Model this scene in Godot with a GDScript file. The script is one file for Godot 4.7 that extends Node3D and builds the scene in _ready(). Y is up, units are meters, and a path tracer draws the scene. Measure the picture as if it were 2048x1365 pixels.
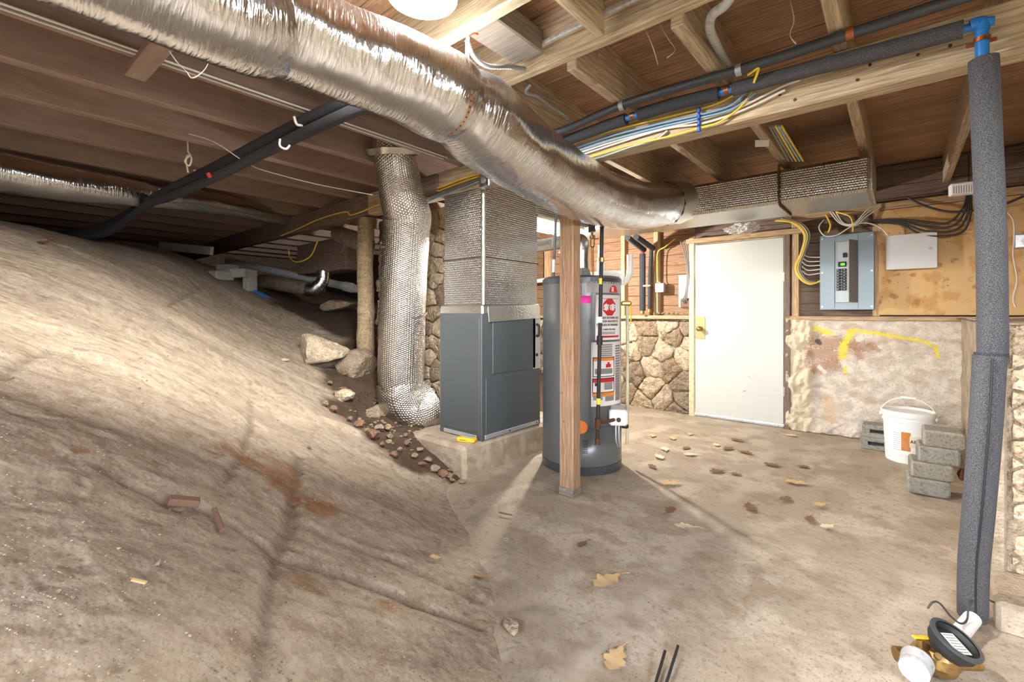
extends Node3D
# Basement with a bedrock ledge: x runs along the back wall, -z towards it, floor at y = 0.

const EYE := 1.1            # lens height
const FOCAL := 915.0        # in pixels of the 2048 x 1365 frame
const TURN := 0.70337       # camera yaw: joists run along z
const JOIST_Y := 2.17       # underside of the joists
const SUB_Y := 2.40         # underside of the floorboards above
const BACK_Z := -5.05       # face of the back wall
var cy := cos(TURN)
var sy := sin(TURN)
var rng := RandomNumberGenerator.new()
var T := {}
var M := {}
var taken := {}

# ---------------------------------------------------------------- layout helpers
func ray(u: float, v: float) -> Vector3:
	var a := (u - 1024.0) / FOCAL
	return Vector3(a * cy - sy, (627.0 - v) / FOCAL, -a * sy - cy)
func at(u: float, v: float, d: float) -> Vector3:
	return Vector3(0, EYE, 0) + ray(u, v) * d
func on_z(u: float, v: float, z: float) -> Vector3:
	return at(u, v, z / ray(u, v).z)
func on_x(u: float, v: float, x: float) -> Vector3:
	return at(u, v, x / ray(u, v).x)
func on_y(u: float, v: float, y: float) -> Vector3:
	return at(u, v, (y - EYE) / ray(u, v).y)
func on_ground(u: float, v: float) -> Vector3:
	var d := 0.5
	while d < 9.0:
		var p := at(u, v, d)
		if p.y <= ground_y(p.x, p.z):
			break
		d += 0.02
	var q := at(u, v, d - 0.01)
	return Vector3(q.x, ground_y(q.x, q.z), q.z)

# ---------------------------------------------------------------- nodes
func numbered(called: String) -> String:
	if not taken.has(called):
		taken[called] = 0
		return called
	taken[called] += 1
	return "%s_%03d" % [called, taken[called]]
func tag(o: Node, label: String, category: String, group := "") -> Node:
	o.set_meta("label", label)
	o.set_meta("category", category)
	if group != "":
		o.set_meta("group", group)
	return o
func thing(called: String, label: String, category: String, where := Vector3.ZERO, turn := 0.0, group := "") -> Node3D:
	var o := Node3D.new()
	o.name = numbered(called)
	add_child(o)
	o.position = where
	o.rotation.y = turn
	tag(o, label, category, group)
	return o
func setting(called: String) -> Node3D:
	var o := Node3D.new()
	o.name = called
	add_child(o)
	o.set_meta("kind", "structure")
	return o
func part(called: String, m: Mesh, mt: Material, parent: Node, where := Vector3.ZERO, turn := Vector3.ZERO) -> MeshInstance3D:
	var o := MeshInstance3D.new()
	o.name = called
	o.mesh = m
	o.material_override = mt
	parent.add_child(o, true)
	o.position = where
	o.rotation = turn
	return o
func one(called: String, m: Mesh, mt: Material, label: String, category: String, where := Vector3.ZERO, group := "") -> MeshInstance3D:
	var o := part(numbered(called), m, mt, self, where)
	tag(o, label, category, group)
	return o

# ---------------------------------------------------------------- mesh builder
class MB:
	var st := SurfaceTool.new()
	var off := Vector2.ZERO
	var xf := Transform3D.IDENTITY
	func _init() -> void:
		st.begin(Mesh.PRIMITIVE_TRIANGLES)
		st.set_color(Color.WHITE)
	func flat() -> void:
		st.set_smooth_group(-1)
	func smooth() -> void:
		st.set_smooth_group(0)
	func tint(c: Color) -> void:
		st.set_color(c)
	func v(p: Vector3, uv: Vector2) -> void:
		st.set_uv(uv + off)
		st.add_vertex(xf * p)
	func tri(a: Vector3, b: Vector3, c: Vector3, ua := Vector2.ZERO, ub := Vector2.ZERO, uc := Vector2.ZERO) -> void:
		v(a, ua)
		v(c, uc)
		v(b, ub)
	func quad(a: Vector3, b: Vector3, c: Vector3, d: Vector3, ua := Vector2.ZERO, ub := Vector2.ZERO, uc := Vector2.ZERO, ud := Vector2.ZERO) -> void:
		tri(a, b, c, ua, ub, uc)
		tri(a, c, d, ua, uc, ud)
	func flatuv(p: Vector3, n: Vector3) -> Vector2:
		var a := n.abs()
		if a.y >= a.x and a.y >= a.z:
			return Vector2(p.x, p.z)
		if a.z >= a.x:
			return Vector2(p.x, p.y + 0.37)
		return Vector2(p.z, p.y + 0.71)
	func fan(ps: Array, c: Vector3) -> void:
		var n: Vector3 = (ps[1] - ps[0]).cross(ps[2] - ps[0])
		if n.dot(ps[0] - c) < 0.0:
			ps.reverse()
		for i in range(1, ps.size() - 1):
			tri(ps[0], ps[i], ps[i + 1], flatuv(ps[0], n), flatuv(ps[i], n), flatuv(ps[i + 1], n))
	func box(size: Vector3, c := Vector3.ZERO, b := 0.0) -> MB:
		flat()
		var h := size * 0.5
		if b <= 0.0:
			for ax in 3:
				for s in [-1.0, 1.0]:
					var ps := []
					for q in [[-1, -1], [1, -1], [1, 1], [-1, 1]]:
						var p := Vector3.ZERO
						p[ax] = s * h[ax]
						p[(ax + 1) % 3] = q[0] * h[(ax + 1) % 3]
						p[(ax + 2) % 3] = q[1] * h[(ax + 2) % 3]
						ps.append(p + c)
					fan(ps, c)
			return self
		var k := func(ax: int, s: Vector3) -> Vector3:
			var p := Vector3.ZERO
			for i in 3:
				p[i] = s[i] * (h[i] if i == ax else h[i] - b)
			return p + c
		for ax in 3:
			var i := (ax + 1) % 3
			var j := (ax + 2) % 3
			for s in [-1.0, 1.0]:
				var ps := []
				for q in [[-1, -1], [1, -1], [1, 1], [-1, 1]]:
					var g := Vector3.ZERO
					g[ax] = s
					g[i] = q[0]
					g[j] = q[1]
					ps.append(k.call(ax, g))
				fan(ps, c)
			for q in [[-1, -1], [1, -1], [1, 1], [-1, 1]]:
				var g0 := Vector3.ZERO
				g0[ax] = -1
				g0[i] = q[0]
				g0[j] = q[1]
				var g1 := g0
				g1[ax] = 1
				fan([k.call(i, g0), k.call(i, g1), k.call(j, g1), k.call(j, g0)], c)
		for sx in [-1, 1]:
			for s_y in [-1, 1]:
				for sz in [-1, 1]:
					var g := Vector3(sx, s_y, sz)
					fan([k.call(0, g), k.call(1, g), k.call(2, g)], c)
		return self
	func lathe(prof: Array, n := 32, sharp := true) -> MB:
		# prof: Vector2(radius, height) from the bottom up, round local y
		for i in prof.size() - 1:
			st.set_smooth_group(i + 1 if sharp else 0)
			var a: Vector2 = prof[i]
			var b: Vector2 = prof[i + 1]
			for j in n:
				var t0 := TAU * j / n
				var t1 := TAU * (j + 1) / n
				var d0 := Vector3(sin(t0), 0, cos(t0))
				var d1 := Vector3(sin(t1), 0, cos(t1))
				var p0 := d0 * a.x + Vector3.UP * a.y
				var p1 := d1 * a.x + Vector3.UP * a.y
				var p2 := d1 * b.x + Vector3.UP * b.y
				var p3 := d0 * b.x + Vector3.UP * b.y
				var u0 := float(j) / n
				var u1 := float(j + 1) / n
				if a.x < 1e-5:
					tri(p0, p2, p3, Vector2(u0, a.y), Vector2(u1, b.y), Vector2(u0, b.y))
				elif b.x < 1e-5:
					tri(p0, p1, p2, Vector2(u0, a.y), Vector2(u1, a.y), Vector2(u1, b.y))
				else:
					quad(p0, p1, p2, p3, Vector2(u0, a.y), Vector2(u1, a.y), Vector2(u1, b.y), Vector2(u0, b.y))
		return self
	func tube(ps: Array, rad, n := 10, caps := true, bend = null) -> MB:
		# rad: one number or one per point; bend(i, angle) -> factor on the radius
		smooth()
		var cnt := ps.size()
		var tans := []
		for i in cnt:
			tans.append((ps[mini(i + 1, cnt - 1)] - ps[maxi(i - 1, 0)]).normalized())
		var side: Vector3 = tans[0].cross(Vector3.UP)
		if side.length() < 0.05:
			side = tans[0].cross(Vector3.RIGHT)
		side = side.normalized()
		var rings := []
		var along := [0.0]
		for i in cnt:
			if i > 0:
				along.append(along[i - 1] + (ps[i] - ps[i - 1]).length())
				side = (side - tans[i] * side.dot(tans[i])).normalized()
			var up: Vector3 = tans[i].cross(side)
			var r0: float = rad[i] if rad is Array else rad
			var ring := []
			for j in n:
				var a := TAU * j / n
				var r := r0
				if bend != null:
					r *= bend.call(i, a)
				ring.append(ps[i] + (side * cos(a) + up * sin(a)) * r)
			rings.append(ring)
		var rr: float = rad[0] if rad is Array else rad
		for i in cnt - 1:
			for j in n:
				var k := (j + 1) % n
				var u0 := TAU * rr * j / n
				var u1 := TAU * rr * (j + 1) / n
				quad(rings[i][j], rings[i][k], rings[i + 1][k], rings[i + 1][j], Vector2(along[i], u0), Vector2(along[i], u1), Vector2(along[i + 1], u1), Vector2(along[i + 1], u0))
		if caps:
			flat()
			for e in [0, cnt - 1]:
				var c: Vector3 = ps[e]
				for j in n:
					var k := (j + 1) % n
					if e == 0:
						tri(c, rings[e][k], rings[e][j])
					else:
						tri(c, rings[e][j], rings[e][k])
		return self
	func done() -> ArrayMesh:
		st.generate_normals()
		return st.commit()

func curve(ps: Array, per := 8) -> Array:
	var out := []
	for i in ps.size() - 1:
		var a: Vector3 = ps[maxi(i - 1, 0)]
		var b: Vector3 = ps[i]
		var c: Vector3 = ps[i + 1]
		var d: Vector3 = ps[mini(i + 2, ps.size() - 1)]
		for k in per:
			out.append(b.cubic_interpolate(c, a, d, float(k) / per))
	out.append(ps[-1])
	return out
func spread(rs: Array, per: int) -> Array:
	var out := []
	for i in rs.size() - 1:
		for k in per:
			out.append(lerpf(rs[i], rs[i + 1], float(k) / per))
	out.append(rs[-1])
	return out

# a board of sawn wood, length along local x
func board(len: float, high: float, deep: float, bevel := 0.003, shade := 0.12) -> ArrayMesh:
	var b := MB.new()
	b.off = Vector2(rng.randf() * 5.0, rng.randf() * 5.0)
	var k := 1.0 + rng.randf_range(-shade, shade)
	b.tint(Color(k, k * rng.randf_range(0.97, 1.02), k * rng.randf_range(0.94, 1.03)))
	b.box(Vector3(len, high, deep), Vector3.ZERO, bevel)
	return b.done()
func cbox(size: Vector3, bevel := 0.004) -> ArrayMesh:
	return MB.new().box(size, Vector3.ZERO, bevel).done()
func cyl(r: float, h: float, n := 20) -> ArrayMesh:
	return MB.new().lathe([Vector2(0, 0), Vector2(r, 0), Vector2(r, h), Vector2(0, h)], n).done()
func pipe(ps: Array, r, n := 10, per := 6) -> ArrayMesh:
	return MB.new().tube(curve(ps, per) if per > 1 else ps, spread(r, per) if r is Array else r, n).done()

# a broken stone: a ball cut by random planes, roughened
func rock(size: Vector3, sd: int, cuts := 14, rough := 0.05, sub := 2) -> ArrayMesh:
	var r := RandomNumberGenerator.new()
	r.seed = sd
	var planes := []
	for i in cuts:
		var n := Vector3(r.randfn(), r.randfn(), r.randfn()).normalized()
		planes.append([n, r.randf_range(0.48, 0.85)])
	var nz := FastNoiseLite.new()
	nz.seed = sd
	nz.frequency = 2.2
	var t := (1.0 + sqrt(5.0)) / 2.0
	var vs := [Vector3(-1, t, 0), Vector3(1, t, 0), Vector3(-1, -t, 0), Vector3(1, -t, 0), Vector3(0, -1, t), Vector3(0, 1, t), Vector3(0, -1, -t), Vector3(0, 1, -t), Vector3(t, 0, -1), Vector3(t, 0, 1), Vector3(-t, 0, -1), Vector3(-t, 0, 1)]
	var fs := [[0, 11, 5], [0, 5, 1], [0, 1, 7], [0, 7, 10], [0, 10, 11], [1, 5, 9], [5, 11, 4], [11, 10, 2], [10, 7, 6], [7, 1, 8], [3, 9, 4], [3, 4, 2], [3, 2, 6], [3, 6, 8], [3, 8, 9], [4, 9, 5], [2, 4, 11], [6, 2, 10], [8, 6, 7], [9, 8, 1]]
	var faces := []
	for f in fs:
		faces.append([vs[f[0]].normalized(), vs[f[1]].normalized(), vs[f[2]].normalized()])
	for s in sub:
		var nf := []
		for f in faces:
			var a: Vector3 = (f[0] + f[1]).normalized()
			var b: Vector3 = (f[1] + f[2]).normalized()
			var c: Vector3 = (f[2] + f[0]).normalized()
			nf.append_array([[f[0], a, c], [a, f[1], b], [c, b, f[2]], [a, b, c]])
		faces = nf
	var push := func(d: Vector3) -> Vector3:
		var q := 1.0
		for p in planes:
			var k: float = p[0].dot(d)
			if k > 0.05:
				q = minf(q, p[1] / k)
		q *= 1.0 + rough * nz.get_noise_3dv(d)
		return d * q * size * 0.5
	var b2 := MB.new()
	b2.flat()
	for f in faces:
		b2.tri(push.call(f[0]), push.call(f[1]), push.call(f[2]))
	return b2.done()

# a face stone in a rubble wall from its outline in the wall's plane (x, y), bulging along z
func face_stone(poly: PackedVector2Array, deep: float, sd: int) -> ArrayMesh:
	var nz := FastNoiseLite.new()
	nz.seed = sd
	nz.frequency = 9.0
	var c := Vector2.ZERO
	for p in poly:
		c += p
	c /= poly.size()
	var ring := PackedVector2Array()
	for i in poly.size():
		var a := poly[i]
		var b := poly[(i + 1) % poly.size()]
		var k := maxi(1, int(a.distance_to(b) / 0.03))
		for j in k:
			var p := a.lerp(b, float(j) / k)
			ring.append(p + (p - c).normalized() * 0.012 * nz.get_noise_2d(p.x * 3.0, p.y * 3.0))
	var levels := [[1.0, -0.02], [1.0, 0.62], [0.95, 0.9], [0.72, 1.0], [0.36, 1.03]]
	var tilt := Vector2(nz.get_noise_2d(1.0, 7.0), nz.get_noise_2d(7.0, 1.0)) * 0.35
	var b3 := MB.new()
	b3.smooth()
	var rows := []
	for l in levels:
		var row := []
		for p in ring:
			var q: Vector2 = c + (p - c) * l[0]
			var z: float = deep * l[1]
			if l[1] > 0.1:
				z += deep * 0.75 * nz.get_noise_2d(q.x, q.y) + tilt.dot(q - c) * l[1]
			row.append(Vector3(q.x, q.y, z))
		rows.append(row)
	var n := ring.size()
	for i in rows.size() - 1:
		for j in n:
			var k := (j + 1) % n
			b3.quad(rows[i][j], rows[i][k], rows[i + 1][k], rows[i + 1][j])
	var top := Vector3(c.x, c.y, deep * 1.05)
	for j in n:
		b3.tri(rows[-1][j], rows[-1][(j + 1) % n], top)
	return b3.done()
# cells round the given centres, clipped to the outline
func cells(centres: Array, outline: PackedVector2Array, gap: float) -> Array:
	var out := []
	for i in centres.size():
		var cell := outline.duplicate()
		for j in centres.size():
			if i == j:
				continue
			var m: Vector2 = (centres[i] + centres[j]) * 0.5
			var n: Vector2 = (centres[j] - centres[i]).normalized()
			var nc := PackedVector2Array()
			for k in cell.size():
				var a := cell[k]
				var b := cell[(k + 1) % cell.size()]
				var da := n.dot(a - m)
				var db := n.dot(b - m)
				if da <= 0:
					nc.append(a)
				if (da < 0) != (db < 0) and absf(da - db) > 1e-9:
					nc.append(a.lerp(b, da / (da - db)))
			cell = nc
			if cell.size() < 3:
				break
		if cell.size() < 3:
			continue
		var sh := Geometry2D.offset_polygon(cell, -gap, Geometry2D.JOIN_ROUND)
		if sh.size() and sh[0].size() > 2:
			var s: PackedVector2Array = sh[0]
			if Geometry2D.is_polygon_clockwise(s):
				s.reverse()
			out.append(s)
	return out
# a rough sheet: n x m grid over a plane, pushed along its normal by f(s, t) in metres
func sheet(o: Vector3, ex: Vector3, ey: Vector3, n: int, m: int, f: Callable) -> ArrayMesh:
	var nn := ex.cross(ey).normalized()
	var b := MB.new()
	b.smooth()
	var g := []
	for i in n + 1:
		var row := []
		for j in m + 1:
			var s := float(i) / n
			var t := float(j) / m
			row.append(o + ex * s + ey * t + nn * f.call(s, t))
		g.append(row)
	for i in n:
		for j in m:
			var uv := func(a: int, c: int) -> Vector2: return Vector2(float(a) / n, 1.0 - float(c) / m)
			b.quad(g[i][j], g[i + 1][j], g[i + 1][j + 1], g[i][j + 1], uv.call(i, j), uv.call(i + 1, j), uv.call(i + 1, j + 1), uv.call(i, j + 1))
	return b.done()
# lettering: real flat letters; wrap > 0 bends them round a drum of that radius
func letters(s: String, high: float, mt: Material, parent: Node, where: Vector3, turn := Vector3.ZERO, wrap := 0.0, bold := true, squeeze := 1.0) -> void:
	var f := SystemFont.new()
	f.font_names = PackedStringArray(["Droid Sans"])
	f.font_weight = 700 if bold else 400
	var tm := TextMesh.new()
	tm.font = f
	tm.text = s
	tm.font_size = 48
	tm.pixel_size = high / 34.0
	tm.depth = 0.0006
	tm.curve_step = 4.0
	var src := tm.get_mesh_arrays()
	var vs: PackedVector3Array = src[Mesh.ARRAY_VERTEX]
	var ns: PackedVector3Array = src[Mesh.ARRAY_NORMAL]
	for i in vs.size():
		vs[i].x *= squeeze
		if wrap > 0.0:
			var a := vs[i].x / wrap
			vs[i] = Vector3(sin(a) * (wrap + vs[i].z), vs[i].y, cos(a) * (wrap + vs[i].z) - wrap)
			ns[i] = ns[i].rotated(Vector3.UP, a)
	var arr := []
	arr.resize(Mesh.ARRAY_MAX)
	arr[Mesh.ARRAY_VERTEX] = vs
	arr[Mesh.ARRAY_NORMAL] = ns
	arr[Mesh.ARRAY_INDEX] = src[Mesh.ARRAY_INDEX]
	var am := ArrayMesh.new()
	am.add_surface_from_arrays(Mesh.PRIMITIVE_TRIANGLES, arr)
	part("lettering", am, mt, parent, where, turn)

# ---------------------------------------------------------------- textures
func noise(sd: int, freq: float, oct := 4, kind := FastNoiseLite.TYPE_SIMPLEX_SMOOTH) -> FastNoiseLite:
	var n := FastNoiseLite.new()
	n.seed = sd
	n.frequency = freq
	n.fractal_octaves = oct
	n.noise_type = kind
	return n
func tex(i: Image) -> ImageTexture:
	i.generate_mipmaps()
	return ImageTexture.create_from_image(i)
func grey(n: FastNoiseLite, s: int) -> Image:
	return n.get_seamless_image(s, s, false, false, 0.15)
# blotches: mixes of colours chosen by noise; each layer [noise, low, high, colour]
func blotch(s: int, base: Color, layers: Array) -> Image:
	var img := Image.create(s, s, false, Image.FORMAT_RGB8)
	var ims := []
	for l in layers:
		var im := grey(l[0], s)
		im.convert(Image.FORMAT_L8)
		ims.append(im.get_data())
	for y in s:
		for x in s:
			var c := base
			var k := y * s + x
			for i in layers.size():
				var l: Array = layers[i]
				var w := smoothstep(l[1], l[2], ims[i][k] / 255.0)
				if w > 0.0:
					c = c.lerp(l[3], w * l[3].a)
			c.a = 1.0
			img.set_pixel(x, y, c)
	return img
func g1(v: float, a := 1.0) -> Color:
	return Color(v, v, v, a)
func make_textures() -> void:
	# wood grain along u
	var wl := noise(3, 0.010, 3)
	var wf := noise(4, 0.05, 4)
	var img := Image.create(512, 512, false, Image.FORMAT_RGB8)
	var soft := Image.create(512, 512, false, Image.FORMAT_RGB8)
	for y in 512:
		for x in 512:
			var bend := 14.0 * wl.get_noise_2d(x * 0.35, y * 0.8)
			var g := wf.get_noise_2d(x * 0.22, (y + bend) * 2.4)
			var r := sin((y + bend * 2.2) * 0.16)
			var v := 0.84 + 0.20 * g + 0.055 * r
			if wf.get_noise_2d(x * 0.06 + 900.0, y * 4.0) > 0.36:
				v -= 0.12
			soft.set_pixel(x, y, g1(0.86 + (v - 0.84) * 0.35))
			img.set_pixel(x, y, Color(v, v * (0.985 + 0.03 * g), v * (0.97 + 0.05 * g)))
	T.wood = tex(img)
	T.wood_soft = tex(soft)
	T.rough = tex(grey(noise(11, 0.03, 5), 512))
	T.fine = tex(grey(noise(12, 0.12, 4), 512))
	var ridge := noise(13, 0.016, 4)
	ridge.fractal_type = FastNoiseLite.FRACTAL_RIDGED
	T.crinkle = tex(grey(ridge, 512))
	T.earth = tex(blotch(1024, Color(0.80, 0.77, 0.73), [
		[noise(21, 0.006, 5), 0.35, 0.75, Color(0.88, 0.86, 0.83, 0.9)],
		[noise(22, 0.011, 5), 0.55, 0.80, Color(0.66, 0.60, 0.53, 0.75)],
		[noise(23, 0.09, 3), 0.62, 0.80, Color(0.52, 0.48, 0.43, 0.6)],
		[noise(24, 0.22, 2), 0.72, 0.80, Color(0.97, 0.95, 0.92, 0.55)],
		[noise(25, 0.16, 2), 0.74, 0.82, Color(0.36, 0.32, 0.28, 0.7)],
		[noise(26, 0.013, 6), 0.66, 0.74, Color(0.56, 0.50, 0.44, 0.6)],
		[noise(27, 0.03, 6), 0.70, 0.78, Color(0.95, 0.92, 0.86, 0.5)]]))
	T.slab = tex(blotch(1024, Color(0.82, 0.79, 0.75), [
		[noise(31, 0.004, 5), 0.40, 0.70, Color(0.92, 0.90, 0.87, 0.9)],
		[noise(32, 0.007, 5), 0.50, 0.82, Color(0.72, 0.67, 0.61, 0.6)],
		[noise(33, 0.05, 3), 0.62, 0.85, Color(0.62, 0.57, 0.51, 0.45)],
		[noise(34, 0.20, 2), 0.76, 0.82, Color(0.40, 0.36, 0.32, 0.6)]]))
	T.stone = tex(blotch(512, Color(0.84, 0.81, 0.76), [
		[noise(41, 0.012, 5), 0.45, 0.75, Color(0.95, 0.93, 0.90, 0.9)],
		[noise(42, 0.02, 4), 0.60, 0.82, Color(0.60, 0.53, 0.45, 0.8)],
		[noise(43, 0.12, 3), 0.64, 0.80, Color(0.55, 0.50, 0.45, 0.6)]]))
	T.foam = tex(blotch(256, Color(0.5, 0.5, 0.52), [[noise(51, 0.22, 3), 0.55, 0.70, Color(0.95, 0.95, 0.95, 0.9)], [noise(52, 0.16, 3), 0.55, 0.7, Color(0.28, 0.28, 0.29, 0.9)]]))
	T.dust = tex(blotch(512, Color(1, 1, 1), [[noise(61, 0.02, 5), 0.5, 0.8, Color(0.80, 0.76, 0.70, 0.8)], [noise(62, 0.14, 3), 0.66, 0.8, Color(0.65, 0.60, 0.54, 0.5)]]))
	T.ply = tex(blotch(512, Color(0.93, 0.90, 0.84), [[noise(71, 0.008, 4), 0.52, 0.72, Color(0.84, 0.73, 0.60, 0.7)], [noise(72, 0.015, 4), 0.70, 0.90, Color(0.66, 0.52, 0.40, 0.6)], [noise(73, 0.08, 2), 0.86, 0.90, Color(0.35, 0.25, 0.18, 0.8)]]))
	# bubble wrap of the foil insulation: rows of round blisters
	var bub := Image.create(128, 128, false, Image.FORMAT_L8)
	for y in 128:
		for x in 128:
			var best := 9.0
			for r in range(-1, 9):
				for q in range(-1, 9):
					var cx := (q + (0.5 if posmod(r, 2) == 1 else 0.0)) * 16.0
					best = minf(best, Vector2(x, y).distance_to(Vector2(cx, r * 16.0)))
			bub.set_pixel(x, y, g1(sqrt(maxf(0.0, 1.0 - best * best / 64.0))))
	T.bubble = tex(bub)

# ---------------------------------------------------------------- materials
func mat(c: Color, rough: float, metal := 0.0, t: Texture2D = null, bump: Texture2D = null, relief := 0.3, scale := 0.0) -> StandardMaterial3D:
	# scale > 0: triplanar over the world at that many repeats a metre; scale < 0: mesh uv
	var m := StandardMaterial3D.new()
	m.albedo_color = c
	m.roughness = rough
	m.metallic = metal
	m.vertex_color_use_as_albedo = true
	if t:
		m.albedo_texture = t
	if bump:
		m.heightmap_enabled = true
		m.heightmap_texture = bump
		m.heightmap_scale = relief
	if scale > 0.0:
		m.uv1_triplanar = true
		m.uv1_world_triplanar = true
		m.uv1_scale = Vector3.ONE * scale
	elif scale < 0.0:
		m.uv1_scale = Vector3.ONE * -scale
	return m
func rgb8(r: int, g: int, b: int) -> Color:
	return Color(r / 255.0, g / 255.0, b / 255.0)
func wood(c: Color, scale := 1.2) -> StandardMaterial3D:
	var m := mat(c, 0.8, 0.0, T.wood, T.wood, 0.15, -1.0)
	m.uv1_scale = Vector3(scale * 0.8, scale * 2.2, 1)
	return m
func make_materials() -> void:
	M.joist_old = mat(rgb8(180, 156, 141), 0.7, 0.0, T.wood_soft, T.fine, 0.04, -1.0)
	M.joist = wood(rgb8(214, 192, 164))
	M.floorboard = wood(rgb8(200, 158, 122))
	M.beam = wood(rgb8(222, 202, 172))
	M.beam_dark = wood(rgb8(146, 124, 110))
	M.stud = wood(rgb8(222, 190, 150))
	M.plank = wood(rgb8(174, 136, 104))
	M.plank_dark = wood(rgb8(142, 122, 108))
	M.post = wood(rgb8(190, 154, 122))
	M.grey_wood = wood(rgb8(150, 140, 128))
	M.log = mat(rgb8(186, 168, 142), 0.9, 0.0, T.stone, T.rough, 1.0, 3.0)
	M.ply = mat(rgb8(224, 190, 140), 0.75, 0.0, T.ply, T.wood, 0.1, 0.9)
	M.earth = mat(rgb8(206, 194, 177), 0.92, 0.0, T.earth, T.rough, 1.2, 0.9)
	M.slab = mat(rgb8(204, 193, 177), 0.85, 0.0, T.slab, T.rough, 0.5, 0.55)
	M.mortar = mat(rgb8(196, 184, 166), 0.95, 0.0, T.stone, T.rough, 2.0, 2.0)
	M.stone = mat(rgb8(226, 212, 190), 0.9, 0.0, T.stone, T.rough, 1.5, 2.2)
	M.stone_brown = mat(rgb8(176, 158, 136), 0.9, 0.0, T.stone, T.rough, 1.5, 2.4)
	M.stone_grey = mat(rgb8(170, 156, 140), 0.9, 0.0, T.stone, T.rough, 1.2, 2.6)
	M.stone_pale = mat(rgb8(220, 208, 190), 0.9, 0.0, T.stone, T.rough, 1.0, 2.6)
	M.concrete = mat(rgb8(200, 188, 170), 0.9, 0.0, T.slab, T.fine, 0.5, 1.1)
	M.block = mat(rgb8(172, 170, 160), 0.95, 0.0, T.dust, T.fine, 0.8, 4.0)
	M.block_warm = mat(rgb8(184, 178, 162), 0.95, 0.0, T.dust, T.fine, 0.8, 5.0)
	M.soil = mat(rgb8(96, 82, 70), 1.0, 0.0, T.earth, T.rough, 1.5, 2.0)
	M.foil = mat(rgb8(228, 231, 236), 0.18, 1.0, null, T.crinkle, 0.22, -1.6)
	M.foil.uv1_scale = Vector3(5.0, 0.8, 1)
	M.foil_dusty = mat(rgb8(206, 192, 166), 0.42, 0.8, T.dust, T.crinkle, 0.3, -1.6)
	M.foil_dusty.uv1_scale = Vector3(3.0, 0.9, 1)
	M.bubble = mat(rgb8(206, 206, 204), 0.22, 1.0, T.dust, T.bubble, 0.26, -7.8)
	M.tape = mat(rgb8(222, 220, 212), 0.3, 1.0, null, T.crinkle, 0.3, 3.0)
	M.galv = mat(rgb8(190, 194, 198), 0.32, 1.0, T.dust, null, 0.0, 2.0)
	M.furnace = mat(rgb8(78, 83, 86), 0.42, 0.15, null, T.fine, 0.01, 3.0)
	M.steel_pale = mat(rgb8(186, 190, 192), 0.4, 0.6)
	M.tank = mat(rgb8(104, 106, 107), 0.28, 0.25)
	M.tank_dark = mat(rgb8(74, 78, 82), 0.35, 0.25)
	M.black_iron = mat(rgb8(52, 48, 46), 0.6, 0.3, T.dust, null, 0.0, 4.0)
	M.rust = mat(rgb8(112, 76, 54), 0.8, 0.2, T.stone, null, 0.0, 5.0)
	M.copper = mat(rgb8(176, 112, 78), 0.42, 0.85, T.dust, null, 0.0, 4.0)
	M.strap = mat(rgb8(150, 112, 84), 0.5, 0.2)
	M.brass = mat(rgb8(176, 148, 96), 0.38, 0.9, T.dust, null, 0.0, 4.0)
	M.brass_plate = mat(rgb8(208, 194, 138), 0.35, 0.7)
	M.abs = mat(rgb8(58, 62, 68), 0.45, 0.0, T.dust, null, 0.0, 3.0)
	M.foam = mat(rgb8(150, 150, 153), 0.95, 0.0, T.foam, T.fine, 0.3, 6.0)
	M.foam_dark = mat(rgb8(112, 114, 120), 0.95, 0.0, T.foam, T.fine, 0.2, 6.0)
	M.black = mat(rgb8(34, 34, 36), 0.6)
	M.blue_pipe = mat(rgb8(40, 120, 200), 0.35)
	M.blue = mat(rgb8(30, 90, 190), 0.5)
	M.red = mat(rgb8(196, 40, 44), 0.5)
	M.pvc = mat(rgb8(232, 232, 230), 0.35)
	M.pvc_grey = mat(rgb8(190, 192, 194), 0.5, 0.0, T.dust, null, 0.0, 3.0)
	M.cpvc = mat(rgb8(216, 206, 178), 0.45)
	M.yellow_cable = mat(rgb8(232, 200, 70), 0.5)
	M.white_cable = mat(rgb8(226, 222, 214), 0.5)
	M.blue_cable = mat(rgb8(130, 170, 205), 0.5)
	M.grey_cable = mat(rgb8(128, 124, 118), 0.6)
	M.dark_cable = mat(rgb8(58, 56, 54), 0.6)
	M.flex = mat(rgb8(168, 172, 170), 0.4, 0.7)
	M.door = mat(rgb8(200, 202, 194), 0.5, 0.0, null, T.rough, 0.05, 1.5)
	M.frame_paint = mat(rgb8(220, 210, 176), 0.6, 0.0, T.dust, null, 0.0, 2.0)
	M.panel = mat(rgb8(122, 134, 140), 0.4, 0.3)
	M.panel_in = mat(rgb8(168, 176, 178), 0.45, 0.3)
	M.panel_door = mat(rgb8(138, 132, 124), 0.45, 0.3)
	M.white_paint = mat(rgb8(206, 204, 202), 0.45)
	M.plastic_white = mat(rgb8(234, 234, 230), 0.4)
	M.label_white = mat(rgb8(236, 232, 226), 0.6)
	M.label_grey = mat(rgb8(176, 172, 168), 0.6)
	M.label_orange = mat(rgb8(232, 140, 60), 0.6)
	M.ink = mat(rgb8(52, 50, 50), 0.7)
	M.ink_light = mat(rgb8(140, 136, 132), 0.7)
	M.pink = mat(rgb8(232, 60, 160), 0.6)
	M.orange = mat(rgb8(232, 130, 50), 0.6)
	M.yellow_tape = mat(rgb8(236, 210, 40), 0.5)
	M.meter_yellow = mat(rgb8(240, 190, 40), 0.5)
	M.leaf = mat(rgb8(206, 172, 124), 0.9)
	M.leaf_dark = mat(rgb8(126, 96, 68), 0.9)
	M.leaf_pale = mat(rgb8(222, 204, 172), 0.9)
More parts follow.
